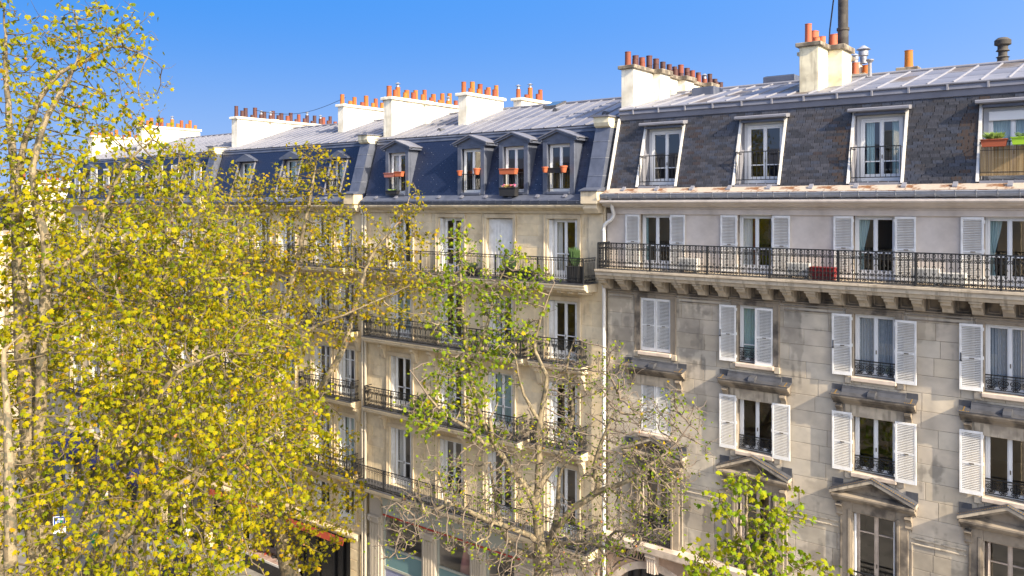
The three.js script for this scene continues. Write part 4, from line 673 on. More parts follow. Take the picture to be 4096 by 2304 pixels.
  for (const d of o.dormers ?? []) {
    if (d.kind === 'inset') {
      const a = d.w / 2, b = new MB(), zw = -0.8; for (const s of [-1, 1]) b.prism([[zs(d.y0) + 0.09, Y(d.y0 - 0.05)], [zs(d.y1) + 0.09, Y(d.y1)], [zw - 0.1, Y(d.y1)], [zw - 0.1, Y(d.y0 - 0.05)]], Math.min(d.x + s * a, d.x + s * (a - 0.07)), Math.max(d.x + s * a, d.x + s * (a - 0.07)), (z, y, X) => [X, y, z]);
      b.box(d.x - a + 0.07, d.x + a - 0.07, Y(d.y0 - 0.08), Y(d.y0), zw - 0.1, zs(d.y0) + 0.05); const dm = b.build('dormer', M.zinc2, H);
      new MB().pz([[d.x - a - 0.12, Y(d.y1)], [d.x + a + 0.12, Y(d.y1)], [d.x + a + 0.12, Y(d.y1 + 0.06)], [d.x, Y(d.y1 + 0.38)], [d.x - a - 0.12, Y(d.y1 + 0.06)]], -1.1, -0.4).build('dormer_roof', M.bluezinc, dm);
      makeWindow(H, d.x, Y(d.y0), Y(d.y1), d.w - 0.15, zw, { curtains: [[0.05, 0.95, M.teal]] });
      const gd = new MB().cbox(d.x - a + 0.08, d.x + a - 0.08, Y(d.y0 + 0.8), Y(d.y0 + 0.83), -0.2, -0.16, 0.005).build('guard_rail', M.iron, H); for (let k = 0; k < 4; k++) put('scroll', BAL.volute(), M.iron, gd, d.x - 0.45 + k * 0.3, Y(d.y0), -0.18);
    } else gableDormer(H, d.x, d.y0, d.y1, d.w, -0.02, { zs, curtains: d.curtains });
  }
  new MB().px([[zs(2.72) + 0.02, 2.72], [zs(2.72) + 0.05, 2.74], [-0.76, 2.86], [-0.72, 2.88], [-0.78, 2.97], [-1, 2.97], [-1, 2.72]].map(([z, v]) => [z, Y(v)]), x0 + 0.05, x1 - 0.1).build('zinc_band', M.bluezinc, H);
  const roof = zincRoof(H, x0 + 0.05, x1 - 0.1, -0.76, Y(2.98), -5, Y(rt), 0.62, o.rows ?? 2, o.zinc ?? [M.zinc, M.zinc, M.zinc2], [], r, M.zinc);
  for (const c of o.chimneys ?? []) chimney(H, ...c.b, c.o, r);
  if (o.firewall) {                                                   // raised party wall at the right-hand end, clad in zinc, on a stone pier
    const a = x1 - 0.7, b = x1 - 0.08, zz = v => zs(v) + 0.34;
    const fw = new MB().px([[zz(0.55), 0.55], [zz(2.8), 2.8], [-1.1, 2.8], [-1.1, 0.55]].map(([z, v]) => [z, Y(v)]), a, b).build('fire_wall', M.bluezinc, H);
    for (const v of [1.05, 1.7, 2.3]) new MB().box(a - 0.006, b + 0.006, Y(v), Y(v + 0.012), zz(v) - 0.3, zz(v) + 0.012).build('zinc_lap', M.gutter, fw);
    new MB().px([[zz(2.8) - 0.02, 2.805], [zz(2.8) + 0.1, 2.86], [zz(2.8) + 0.16, 2.98], [zz(2.8) + 0.16, 3.18], [-1.2, 3.18], [-1.2, 2.805]].map(([z, v]) => [z, Y(v)]), a, b).build('fire_wall_head', M.cream, H);
    new MB().prism([[a - 0.06, Y(3.181)], [b + 0.06, Y(3.181)], [b + 0.06, Y(3.23)], [a - 0.06, Y(3.25)]], -1.3, zz(2.8) + 0.24, (X, y, z) => [X, y, z]).build('zinc_cap', M.zinc, H);
    new MB().cbox(a - 0.04, b + 0.04, Y(0.05), Y(0.5), 0.006, 0.52, 0.02).px([[0.006, -0.28], [0.3, -0.28], [0.44, -0.1], [0.44, 0.049], [0.006, 0.049]].map(([z, v]) => [z, Y(v)]), a + 0.02, b - 0.02).build('pier', lim[1], H);
    new MB().px([[0.006, 0.501], [0.58, 0.501], [0.58, 0.54], [0.2, 0.64], [0.006, 0.64]].map(([z, v]) => [z, Y(v)]), a - 0.08, b + 0.08).build('pier_cap', M.bluezinc, H);
    new MB().cbox(a, b, Y(-2.6), Y(-0.29), 0.006, 0.06, 0.012).build('quoin', lim[1], H);
  }
  if (o.pipe) for (const [dx, m] of o.pipe) { const p = new MB().tube([V3(x0 + dx, Y(0), 0.3), V3(x0 + dx, Y(-0.4), 0.14), V3(x0 + dx, 0.2, 0.14)], 0.06, 10).build('drainpipe', m, H); for (const v of [-1, -4, -7, -10, -13]) new MB().lathe([[0.061, 0], [0.075, 0.005], [0.075, 0.06], [0.061, 0.065]], x0 + dx, Y(v), 0.14, 10).build('collar', m, p); }
  return H;
}
const limB = [M.limestone, ...[[0.93, 0.93, 0.95], [1.05, 1.03, 1.0], [1, 0.97, 0.92], [0.96, 0.95, 0.93]].map(c => { const m = M.limestone.clone(); m.color.setRGB(...c); return m; })];
const pipeCream = mat(0.5, 0.45, 0.36, 0.6);
// --- house with the blue slate attic and four gabled dormers
const B = house({
  seed: 21, x0: -27.75, x1: -15.2, bays: [-25.45, -22.55, -20.0, -17.05], label: 'cream stone apartment house with dark blue slate attic and four gabled dormers', mats: limB, stones: true, keep: 300, hooks: true, base: -12.4, rows: 2,
  floors: [
    { y0: -2.74, y1: -0.5, closed: 2, transom: [0.42], mutules: true, balc: [[-27.35, -15.6, 0.85, 'plain', 0.22]] },
    { y0: -5.7, y1: -3.5, balc: [[-27.2, -18.6, 0.5, 'volute', 0.3], [-18.15, -15.95, 0.5, 'volute', 0.3]] },
    { y0: -8.78, y1: -6.5, balc: [[-27.2, -23.95, 0.45, 'volute', 0.3], [-23.75, -18.6, 0.72, 'volute', 0.3], [-18.15, -15.95, 0.5, 'volute', 0.3]] },
    { y0: -12.1, y1: -9.6, balc: [[-27.6, -15.5, 0.85, 'ringed', 0.2]], mutules: false }],
  dormers: [[-25.7], [-21.5], [-19.35], [-17.25]].map(([x], i) => ({ x, w: 1.42, y0: 0.52, y1: 2.27, curtains: i === 0 ? [[0.05, 0.4, M.curtain]] : [] })),
  chimneys: [
    { b: [-27.68, -27.12, -1.1, -6.0, Y(2.7), Y(4.93)], o: { pil: [[-3.2, -3.55, 0.12]], pots: 'orange', pitch: 0.29, cowl: 0.15 } },
    { b: [-24.28, -23.76, -2.4, -5.0, Y(3.3), Y(4.98)], o: { pots: 'orange', pitch: 0.3 } },
    { b: [-24.2, -23.7, -6.3, -8.6, Y(3.3), Y(5.15)], o: { pots: 'orange', pitch: 0.45, cowl: 0.5 } }],
  firewall: true, pipe: [[0.06, pipeCream], [0.24, pipeCream]],
});
{
  const r = rng(5); O = [-27.75, 0, 0];
  for (const [x, z, w, l] of [[-20.6, -4.2, 0.7, 0.8]]) { const y = Y(2.98 + (-z - 0.76) * 0.349), f = new MB().prism([[z, y + 0.02], [z, y + 0.14], [z - l, y + 0.14 + l * 0.349], [z - l, y + 0.02 + l * 0.349]], x - w / 2, x + w / 2, (zz, yy, X) => [X, yy, zz]).build('skylight', M.lead, B); new MB().quad([x - w / 2 + 0.08, y + 0.17, z - 0.08], [x + w / 2 - 0.08, y + 0.17, z - 0.08], [x + w / 2 - 0.08, y + 0.135 + (l - 0.08) * 0.36, z - l + 0.08], [x - w / 2 + 0.08, y + 0.135 + (l - 0.08) * 0.36, z - l + 0.08]).build('pane', mat(0.05, 0.1, 0.16, 0.05), f); }
  for (const [x, z] of [[-24.6, -1.5], [-19.9, -3.6], [-16.6, -2.2]]) { const y = Y(2.98 + (-z - 0.76) * 0.349); new MB().prism([[-0.13, 0], [-0.1, 0.1], [-0.04, 0.15], [0.04, 0.15], [0.1, 0.1], [0.13, 0]].map(([a, b]) => [x + a, y + b]), z - 0.35, z, (X, yy, zz) => [X, yy, zz]).build('roof_vent', M.lead, B); }
  // shop: fascia with red line, fluted pilasters, tall glazing with pale panels
  const fas = mat(0.36, 0.38, 0.34, 0.6), pil = mat(0.46, 0.41, 0.34, 0.7), panelT = mat(0.14, 0.25, 0.27, 0.25), panelL = mat(0.26, 0.28, 0.42, 0.3), shopdark = mat(0.24, 0.21, 0.18, 0.8);
  const sh = new MB().box(-19.3, -15.5, 0.14, Y(-12.42), -0.4, 0.0).build('shop_wall', M.palestone, B);
  const fa = new MB().px([[0.006, -13.35], [0.22, -13.35], [0.26, -12.75], [0.34, -12.72], [0.34, -12.62], [0.006, -12.5]].map(([z, v]) => [z, Y(v)]), -26.3, -18.9).build('shop_fascia', fas, B);
  new MB().box(-26.3, -18.9, Y(-13.42), Y(-13.36), 0.1, 0.24).build('red_line', mat(0.4, 0.03, 0.02, 0.6), fa);
  for (const x of [-26.95, -23.75, -21.1, -18.6]) {
    const p = new MB().cbox(x - 0.38, x + 0.38, 0.14, Y(x < -26 ? -12.6 : -13.5), -0.3, 0.08, 0.015).build('pilaster', pil, B);
    for (let k = 0; k < 6; k++) new MB().cbox(x - 0.25 + k * 0.09, x - 0.2 + k * 0.09, 0.9, Y(-13.95), 0.081, 0.13, 0.012).build('flute_rib', pil, p);
    new MB().cbox(x - 0.36, x + 0.36, Y(-13.7), Y(-13.6), 0.081, 0.24, 0.02).tube([V3(x - 0.27, Y(-13.78), 0.08), V3(x - 0.27, Y(-13.78), 0.22)], 0.09, 12).tube([V3(x + 0.27, Y(-13.78), 0.08), V3(x + 0.27, Y(-13.78), 0.22)], 0.09, 12).cbox(x - 0.3, x + 0.3, Y(-13.92), Y(-13.72), 0.081, 0.16, 0.02).build('capital', pil, p);
  }
  for (const [a, b] of [[-26.55, -24.15], [-23.35, -21.5], [-20.7, -19]]) {
    const f = new MB().box(a, b, 0.14, Y(-13.36), -5, -4.9).box(a, b, Y(-13.45), Y(-13.36), -4.9, -0.1).box(a, b, 0.14, 0.2, -4.9, -0.1).box(a - 0.1, a, 0.14, Y(-13.36), -5, -0.1).box(b, b + 0.1, 0.14, Y(-13.36), -5, -0.1).build('shop_room', shopdark, B);
    const fr = new MB().box(a, a + 0.07, 0.14, Y(-13.4), -0.14, -0.05).box(b - 0.07, b, 0.14, Y(-13.4), -0.14, -0.05).box(a + 0.07, b - 0.07, Y(-14.98), Y(-14.9), -0.14, -0.05).box(a + 0.07, b - 0.07, Y(-15.85), Y(-15.75), -0.14, -0.05).build('shop_window', fas, B);
    new MB().quad([a, Y(-14.9), -0.1], [b, Y(-14.9), -0.1], [b, Y(-13.4), -0.1], [a, Y(-13.4), -0.1]).build('pane', M.glass, fr);
    new MB().box(a + 0.07, b - 0.07, Y(-15.75), Y(-14.98), -0.12, -0.09).build('panel', panelT, fr); new MB().box(a + 0.07, b - 0.07, 0.4, Y(-15.85), -0.12, -0.09).build('panel', panelL, fr);
    for (let k = 0; k < 9; k++) new MB().box(a + 0.1, b - 0.1, Y(-13.6 - k * 0.13), Y(-13.57 - k * 0.13), -1.2, -1.17).build('blind_slat', mat(0.05, 0.05, 0.05, 0.7), fr);
  }
}
// --- house with the red awning
const limC = limB.map(m => { const q = m.clone(); q.color.multiply(new THREE.Color().setRGB(0.98, 0.95, 0.88)); return q; });
const C = house({
  seed: 31, x0: -39.9, x1: -27.8, bays: [-38.0, -35.3, -33.3, -30.65, -28.95], label: 'cream stone apartment house with a long red awning over its dark shopfront', mats: limC, stones: true, course: 0.55, len: 1.55, ow: 1.2, base: -14.75,
  floors: [
    { y0: -2.74, y1: -0.5, transom: [0.42], mutules: true, balc: [[-39.6, -28.3, 0.85, 'plain', 0.22]] },
    { y0: -5.6, y1: -3.5, balc: [[-39.4, -34.4, 0.5, 'volute', 0.3], [-31.6, -28.1, 0.5, 'volute', 0.3]] },
    { y0: -8.72, y1: -6.5, transom: [0.75, 0.35], balc: [[-39.4, -34.4, 0.5, 'volute', 0.3], [-31.7, -28.05, 0.5, 'volute', 0.3]] },
    { y0: -12.0, y1: -9.6, balc: [[-39.6, -28.1, 0.7, 'volute', 0.3]] },
    { y0: -14.45, y1: -12.9, transom: [] }],
  dormers: [{ x: -37.4, w: 1.5, y0: 0.55, y1: 2.3, kind: 'inset' }, { x: -33.6, w: 1.5, y0: 0.55, y1: 2.3, kind: 'inset' }, { x: -30.05, w: 1.2, y0: 0.55, y1: 2.2, kind: 'inset' }],
  chimneys: [{ b: [-32.95, -32.5, -2.9, -6.2, Y(3.2), Y(5.18)], o: { pots: 'orange', pitch: 0.36 } }, { b: [-39.9, -39.35, -1.3, -8.5, Y(2.7), Y(4.86)], o: { pots: 'red', pitch: 0.3, pil: [[-3.4, -3.8, 0.12]] } }],
  firewall: true,
});
{
  O = [-39.9, 0, 0];
  const awn = mat(0.30, 0.045, 0.02, 0.85), dark = mat(0.018, 0.018, 0.02, 0.25), grey = mat(0.3, 0.29, 0.3, 0.6), shelfm = mat(0.6, 0.58, 0.54, 0.7), fl2 = mottled(256, 1, [0.42, 0.3, 0.26], [0.3, 0.2, 0.16], 0.4, 0.6, 201, 0.8);
  const band = new MB().px([[0.006, -15.0], [0.2, -15.0], [0.24, -14.86], [0.36, -14.82], [0.36, -14.76], [0.006, -14.7]].map(([z, v]) => [z, Y(v)]), -39.9, -28.0).build('shop_cornice', limC[1], C);
  new MB().px([[0.3, -15.02], [0.32, -15.02], [0.44, -15.3], [0.42, -15.31]].map(([z, v]) => [z, Y(v)]), -39.4, -28.7).build('awning', awn, C);
  const w2 = new MB().box(-28.55, -28.0, 0.14, Y(-15.01), -0.3, 0.1).build('shop_pier', limC[0], C); for (let k = 0; k < 7; k++) new MB().slab(-28.53, -28.02, 0.3 + k * 0.48, 0.3 + k * 0.48 + 0.44, 0.1, 0.13, 0.01).build('stone_block', limC[k % 5], w2);
  const st = new MB().box(-32.6, -28.56, 0.14, Y(-15.02), -0.5, -0.45).build('dark_shopfront', dark, C);
  for (const x of [-32.5, -31.4, -30.2, -29.6, -28.75]) new MB().cbox(x - 0.05, x + 0.05, 0.14, Y(-15.03), -0.44, -0.34, 0.01).build('mullion', M.iron, st);
  const dp = new MB().box(-36.8, -32.7, 0.9, Y(-15.02), -2.0, -1.95).box(-36.8, -32.7, 0.8, 0.9, -1.94, 0.1).box(-36.85, -36.8, 0.9, Y(-15.02), -1.94, 0.08).build('display_niche', shelfm, C);
  new MB().box(-36.75, -32.75, 0.903, 0.92, -1.9, 0.05).build('display_floor', fl2, dp); new MB().box(-36.9, -32.65, 0.14, 0.79, -0.2, 0.12).build('display_plinth', dark, dp);
  new MB().tube([V3(-34.3, 0.92, -0.6), V3(-34.3, Y(-15.9), -0.6)], 0.12, 14).build('column', shelfm, dp);
  new MB().cbox(-37.1, -36.8, 0.14, Y(-15.02), -0.3, 0.15, 0.01).build('pier', grey, dp);
  const shade = new MB().box(-39.8, -37.15, 0.14, Y(-15.02), -0.4, -0.35).build('blue_shopfront', mat(0.012, 0.015, 0.09, 0.4), C);
  O = [0, 0, 0]; const r = rng(77);
  const shoeGeo = new MB().px([[-0.13, 0], [0.12, 0], [0.13, 0.03], [0.02, 0.06], [-0.04, 0.1], [-0.12, 0.1]], -0.04, 0.04).done(true), colz = [[0.12, 0.05, 0.02], [0.05, 0.02, 0.012], [0.35, 0.05, 0.03], [0.2, 0.1, 0.05], [0.015, 0.015, 0.015], [0.4, 0.38, 0.35]].map(c => mat(...c, 0.5));
  for (let i = 0; i < 18; i++) { const s = obj(numbered('shoe'), shoeGeo, colz[i % 6], scene); s.position.set(-36.4 + (i % 9) * 0.42 + r() * 0.1, 0.922, -0.25 - Math.floor(i / 9) * 0.7 - r() * 0.2); s.rotation.y = r() * 6; s.scale.setScalar(1.3); tag(s, 'leather shoe on the floor of the shop display behind the leaning plane trunk', 'shoe', 'shoes in the display niche'); }
}
// --- the farther houses
const D = house({ seed: 41, x0: -57.0, x1: -39.95, bays: [-55.3, -52.7, -50.1, -47.5, -44.9, -42.3], ow: 1.25, label: 'pale apartment house with wide white shutters on its attic behind the big plane', mats: limC, base: -14.7, iron: M.iron,
  floors: [{ y0: -2.9, y1: -0.7, balc: [[-56.6, -40.8, 0.8, 'volute', 0.3]] }, { y0: -5.9, y1: -3.8, balc: [[-56.6, -40.8, 0.4, 'volute', 0.3]] }, { y0: -9, y1: -6.8 }, { y0: -12.1, y1: -9.8, balc: [[-56.6, -40.8, 0.5, 'volute', 0.3]] }, { y0: -14.5, y1: -13 }],
  dormers: [-54.5, -50.6, -46.6, -42.6].map(x => ({ x, w: 1.5, y0: 0.55, y1: 2.3, kind: 'inset' })),
  chimneys: [{ b: [-57.2, -56.5, -1.6, -7, Y(2.7), Y(4.75)], o: { pots: 'orange', pitch: 0.42 } }, { b: [-52.2, -51.5, -2.4, -6.5, Y(3), Y(5.2)], o: { pots: 'orange', pitch: 0.34 } }], firewall: true });
{ O = [-57, 0, 0]; for (const x of [-54.5, -50.6, -46.6, -42.6]) for (const s of [-1, 1]) makeShutter(D, x + s * 1.15, Y(0.55), -0.2, 0.75, 1.75, 0, { side: -s });
  const awn = mat(0.012, 0.015, 0.1, 0.8); for (const x of [-55, -50, -45]) new MB().px([[0.02, -15.0], [1.2, -15.7], [1.2, -15.95], [1.18, -15.95], [1.17, -15.72], [0.02, -15.05]].map(([z, v]) => [z, Y(v)]), x - 1.9, x + 1.9).build('awning', awn, D);
  const sf = new MB().box(-56.9, -40, 0.14, Y(-14.72), -0.5, -0.4).build('shopfront', mat(0.03, 0.03, 0.035, 0.3), D); for (let k = 0; k < 8; k++) new MB().cbox(-56.7 + k * 2.35 - 0.15, -56.7 + k * 2.35 + 0.15, 0.14, Y(-14.73), -0.39, 0.05, 0.02).build('pier', k % 2 ? limC[1] : M.white, sf); }
const Eh = house({ seed: 51, x0: -86, x1: -68, bays: [-84, -81, -78, -75, -72, -69.6], ow: 1.2, label: 'far pale apartment house beyond the side street', mats: limC, base: -15, floors: [{ y0: -3.2, y1: -1.1 }, { y0: -6.2, y1: -4 }, { y0: -9.2, y1: -7 }, { y0: -12.2, y1: -10 }], dormers: [-80, -74].map(x => ({ x, w: 1.4, y0: 0.55, y1: 2.2, kind: 'inset' })), roofTop: 3.6, party: M.trim, chimneys: [{ b: [-69, -68.4, -2, -6, Y(2.6), Y(4.2)], o: { pots: 'orange', pitch: 0.4 } }] });
Eh.position.y = -2.2; { O = [-86, 0, 0]; new MB().box(-86, -68, 2.2, Y(-15), -0.5, -0.05).build('ground_floor_wall', limC[1], Eh); }

// --- the row across the street, which the window panes mirror
{
  const H = thing('apartment_house', 'plain stone apartment house across the street, seen only mirrored in the window panes', 'building', [-30, 0, 31]), x0 = -62, x1 = -6, fl = [[-12, -9.6], [-8.9, -6.7], [-5.8, -3.6], [-2.8, -0.6]], bays = []; for (let x = -60; x < -7; x += 2.9) bays.push(x);
  const b = new MB(); sheet(b, x0, x1, 0.14, Y(0), fl.flatMap(f => bays.map(x => [x - 0.6, x + 0.6, Y(f[0]), Y(f[1])])), (x, y) => [x, y, 31], (x, y) => [x, y, 31.35]); b.build('wall', limB[3], H);
  new MB().box(x0, x1, 0.14, Y(0), 31.6, 40).build('interior', M.room, H);
  new MB().px([[31.05, 0.3], [31.8, 2.9], [40, 2.9], [40, 0.3]].map(([z, v]) => [z, Y(v)]), x0, x1).build('attic_slope', M.slateB[0], H); new MB().px([[31.8, 2.92], [36, 4.4], [40, 2.92]].map(([z, v]) => [z, Y(v)]), x0, x1).build('roof', M.zinc, H);
  new MB().px([[31, 0.02], [30.5, 0.05], [30.5, 0.2], [31, 0.28]].map(([z, v]) => [z, Y(v)]), x0, x1).build('cornice', limB[1], H);
  for (const f of [0, 3]) new MB().px([[30.99, 0], [30.2, -0.02], [30.2, -0.2], [30.99, -0.3]].map(([z, v]) => [z, Y(fl[f][0] + v)]), x0, x1).build('balcony', limB[1], H);
  for (const x of [-50, -38, -26, -14]) new MB().cbox(x - 0.3, x + 0.3, Y(2.9), Y(5.1), 33, 37, 0.02).build('chimney', M.render, H);
  for (const x of bays) { const d = new MB().box(x - 0.55, x + 0.55, Y(0.6), Y(2.4), 31.02, 31.5).build('dormer', M.frame, H); new MB().box(x - 0.42, x + 0.42, Y(0.7), Y(2.3), 31.0, 31.018).build('pane', mat(0.02, 0.025, 0.03, 0.1), d); }
}
{ O = [-39.9, 0, 0]; new MB().tube(Array.from({ length: 13 }, (_, i) => { const t = i / 12; return V3(-39.3 + t * 6.6, Y(5.3 + 0.25 * t - 0.5 * Math.sin(t * Math.PI)), -2.4 - t * 0.8); }), 0.012, 4).build('cable', M.iron, C); }

// ---------------------------------------------------------------- plane trees
const barkTex = tex(512, 512, (u, v) => {
  const n = fbm(u * 6, v * 4, 12, 211, 4), m = fbm(u * 10, v * 7, 20, 223, 4), f = fbm(u * 40, v * 40, 40, 231, 3);
  let c = lerp3([0.17, 0.135, 0.085], [0.27, 0.22, 0.14], sm(0.46, 0.54, n)); c = lerp3(c, [0.11, 0.1, 0.07], sm(0.56, 0.62, m)); return c.map(q => q * (0.75 + 0.5 * f));
}, 0.9);
const bark = new THREE.MeshStandardMaterial({ map: barkTex, roughness: 0.95, bumpMap: bumpFine, bumpScale: 0.01 });
const twigM = mat(0.13, 0.1, 0.06, 0.9);
const leafGeo = (() => {                                               // five-lobed plane leaf, stalk at the origin, folded along its midrib
  const out = [[0.0, 0.0], [0.16, -0.04], [0.34, 0.02], [0.5, 0.26], [0.33, 0.34], [0.46, 0.66], [0.2, 0.62], [0.0, 1.0]];
  const p = []; const z = (x, y) => -0.3 * Math.abs(x) - 0.2 * y * y;
  for (const s of [-1, 1]) for (let i = 1; i < out.length - 1; i++) { const T = [[0, 0.36], out[i], out[i + 1]]; if (s < 0) T.reverse(); for (const [x, y] of T) p.push(x * s, y, z(x, y)); }
  for (const s of [-1, 1]) { const T = [[0, 0.36], [0, 0], out[1]]; if (s < 0) T.reverse(); for (const [x, y] of T) p.push(x * s, y, z(x, y)); }
  const g = new THREE.BufferGeometry(); g.setAttribute('position', new THREE.Float32BufferAttribute(p, 3)); const uv = []; for (let i = 0; i < p.length; i += 3) uv.push(p[i] + 0.5, p[i + 1]); g.setAttribute('uv', new THREE.Float32BufferAttribute(uv, 2)); g.computeVertexNormals(); return g;
})();
const leafMat = c => new THREE.MeshPhysicalMaterial({ color: new THREE.Color().setRGB(...c), roughness: 0.7, specularIntensity: 0.15, transmission: 0.42, thickness: 0, side: THREE.DoubleSide });
const leafWhite = leafMat([1, 1, 1]);
const PAL = {
  gold: [[0.386, 0.328, 0.004], [0.327, 0.308, 0.006], [0.254, 0.269, 0.007], [0.183, 0.228, 0.007], [0.449, 0.278, 0.006], [0.102, 0.143, 0.007]],
  far: [[0.372, 0.282, 0.006], [0.309, 0.268, 0.007], [0.242, 0.232, 0.007], [0.165, 0.178, 0.007], [0.402, 0.243, 0.007], [0.113, 0.127, 0.007]],
  green: [[0.239, 0.308, 0.011], [0.183, 0.269, 0.01], [0.327, 0.343, 0.011], [0.125, 0.206, 0.011], [0.415, 0.308, 0.009], [0.075, 0.131, 0.009]],
  bright: [[0.29, 0.336, 0.009], [0.23, 0.317, 0.011], [0.346, 0.336, 0.009], [0.169, 0.269, 0.011], [0.262, 0.327, 0.013], [0.102, 0.192, 0.011]],
};
const PALM = Object.fromEntries(Object.entries(PAL).map(([k, v]) => [k, v.map(leafMat)]));
const ballMat = mat(0.30, 0.13, 0.05, 0.9), ballGeo = new THREE.IcosahedronGeometry(1, 1);

function planeTree(o) {
  const r = rng(o.seed), nd = [], base = V3(o.base[0], 0.1, o.base[1]);
  const T = thing('plane_tree', o.label, 'tree', [base.x, 0, base.z], 'plane trees along the street');
  const add = (p, par, rad, den, leafy) => { nd.push({ p, par, r: 0, min: rad, kids: 0, den, leafy, ch: [] }); const i = nd.length - 1; if (par >= 0) nd[par].ch.push(i); return i; };
  // framework: trunk and limbs as measured, then twigs grown towards points spread through the crown
  const near = p => { let b = 0, d = 1e9; for (let i = 0; i < nd.length; i++) { const q = nd[i].p.distanceToSquared(p); if (q < d) { d = q; b = i; } } return b; };
  for (const L of o.limbs) {
    const cv = new THREE.CatmullRomCurve3(L.p.map(q => q.isVector3 ? q : at(...q))), len = cv.getLength(), n = Math.max(2, Math.round(len / 0.3));
    let par = nd.length ? near(cv.getPoint(0)) : -1;
    for (let i = nd.length ? 1 : 0; i <= n; i++) { const t = i / n, p = cv.getPoint(t); const wob = L.w ?? 0.035; p.x += (r() - 0.5) * wob; p.z += (r() - 0.5) * wob; par = add(p, par, L.r0 + (L.r1 - L.r0) * t, 0, false); }
  }
  const att = [];
  for (const bl of [...(o.blobs ?? []).map(b => [at(b[0], b[1], b[2]), ...b.slice(3)]), ...(o.blobs3 ?? []).map(b => [V3(b[0], b[1], b[2]), ...b.slice(3)])]) {
    const [c, rx, ry, n, den = 1] = bl;
    const N = Math.round(n * (o.nf ?? 2)), per = o.clump ?? 9; let cc;
    for (let i = 0; i < N; i++) { if (i % per === 0) { let x, y, z; do { x = r() * 2 - 1; y = r() * 2 - 1; z = r() * 2 - 1; } while (x * x + y * y + z * z > 1); cc = V3(c.x + x * rx, c.y + y * ry, c.z + z * rx); }
      const gs = () => (r() + r() + r() - 1.5) * (o.cr ?? 0.55), q = V3(cc.x + gs(), cc.y + gs() * 0.8, cc.z + gs()); if (q.z < 0.75) continue; if (o.zmax && q.z > o.zmax) continue; att.push({ p: q, den, n: -1, d: 1e9 }); }
  }
  const STEP = o.step ?? 0.26, KILL = STEP * 1.2, INF = o.inf ?? 6;
  let from = 0, live = att;
  for (let it = 0; it < 90 && live.length; it++) {
    for (let i = from; i < nd.length; i++) { const p = nd[i].p; for (const a of live) { const d = (a.p.x - p.x) ** 2 + (a.p.y - p.y) ** 2 + (a.p.z - p.z) ** 2; if (d < a.d) { a.d = d; a.n = i; } } }
    from = nd.length;
    live = live.filter(a => a.d > KILL * KILL);
    const pull = new Map();
    for (const a of live) { if (a.d > INF * INF) continue; const q = nd[a.n].p, e = pull.get(a.n) ?? { v: V3(0, 0, 0), den: 0, k: 0 }; e.v.add(V3(a.p.x - q.x, a.p.y - q.y, a.p.z - q.z).normalize()); e.den += a.den; e.k++; pull.set(a.n, e); }
    for (const [i, e] of pull) { if (nd[i].kids > 5) continue; nd[i].kids++; const v = e.v.normalize(); v.x += (r() - 0.5) * 0.5; v.y += (r() - 0.5) * 0.5 + 0.04; v.z += (r() - 0.5) * 0.5; v.normalize(); add(nd[i].p.clone().addScaledVector(v, STEP * (0.8 + 0.4 * r())), i, 0, e.den / e.k, true); }
    if (nd.length > 9000) break;
  }
  // pipe model radii
  for (let i = nd.length - 1; i >= 0; i--) { const n = nd[i]; let s = 0; for (const c of n.ch) s += Math.pow(nd[c].r, 2.4); n.r = Math.pow(s + Math.pow(o.tw ?? 0.0058, 2.4), 1 / 2.4); n.r = n.leafy ? Math.min(n.r, 0.06) : Math.min(Math.max(n.min, n.r), n.min * 1.12 + 0.004); }
  // chains: follow the thickest child
  const trunkMB = new MB(), twigs = new MB(); let branches = 0; const bm = bark;
  const chains = [[0, -1]];
  while (chains.length) {
    let [i, p] = chains.pop(); const pts = [], rs = [];
    if (p >= 0) { pts.push(nd[p].p); rs.push(Math.min(nd[p].r, nd[i].r * 1.15)); }
    for (;;) { pts.push(nd[i].p); rs.push(nd[i].r); const ch = nd[i].ch; if (!ch.length) break; let b = ch[0]; for (const c of ch) if (nd[c].r > nd[b].r) b = c; for (const c of ch) if (c !== b) chains.push([c, i]); i = b; }
    if (pts.length < 2) continue;
    const R = rs[0];
    if (p < 0) trunkMB.tube(pts, rs, 14).build('trunk', bm, T); else if (R > 0.035 && branches < 300) { branches++; new MB().tube(pts, rs, R > 0.1 ? 12 : 7).build('branch', bm, T); } else twigs.tube(pts, rs, 4, false);
  }
  // leaves
  const L = [], up = V3(0, 1, 0), q = new THREE.Object3D(), tips = [];
  for (const n of nd) {
    if (!n.leafy || n.r > 0.03) continue;
    const tip = !n.ch.length, sc = n.den < 0.7 ? 0.5 + 0.4 * n.den : 1; if (tip) tips.push(n.p);
    const k = (o.leaves ?? 4) * n.den * (tip ? 1.5 : 0.8); let c = Math.floor(k) + (r() < k % 1 ? 1 : 0);
    if (tip || r() < 0.25) { const m = 1 + Math.floor(r() * (n.den < 0.7 ? 4 : 2)); for (let j = 0; j < m; j++) { const e = n.p.clone().add(V3((r() - 0.5) * 0.5, (r() - 0.35) * 0.4, (r() - 0.5) * 0.5)), h = n.p.clone().lerp(e, 0.5).add(V3((r() - 0.5) * 0.08, (r() - 0.5) * 0.08, (r() - 0.5) * 0.08)); twigs.tube([n.p, h, e], [(o.tw ?? 0.0058), (o.tw ?? 0.0058) * 0.8, (o.tw ?? 0.0058) * 0.55], 3, false); if (n.den > 0) for (let s = 0; s < 2; s++) if (r() < n.den * 0.8) L.push(leaf(e, sc)); } }
    while (c-- > 0) L.push(leaf(n.p, sc));
  }
  function leaf(p, sc = 1) { return [p.x + (r() - 0.5) * 0.32, p.y + (r() - 0.55) * 0.28, p.z + (r() - 0.5) * 0.32, (o.size ?? 0.15) * sc * (0.6 + 0.7 * r()), r(), r(), r(), r()]; }
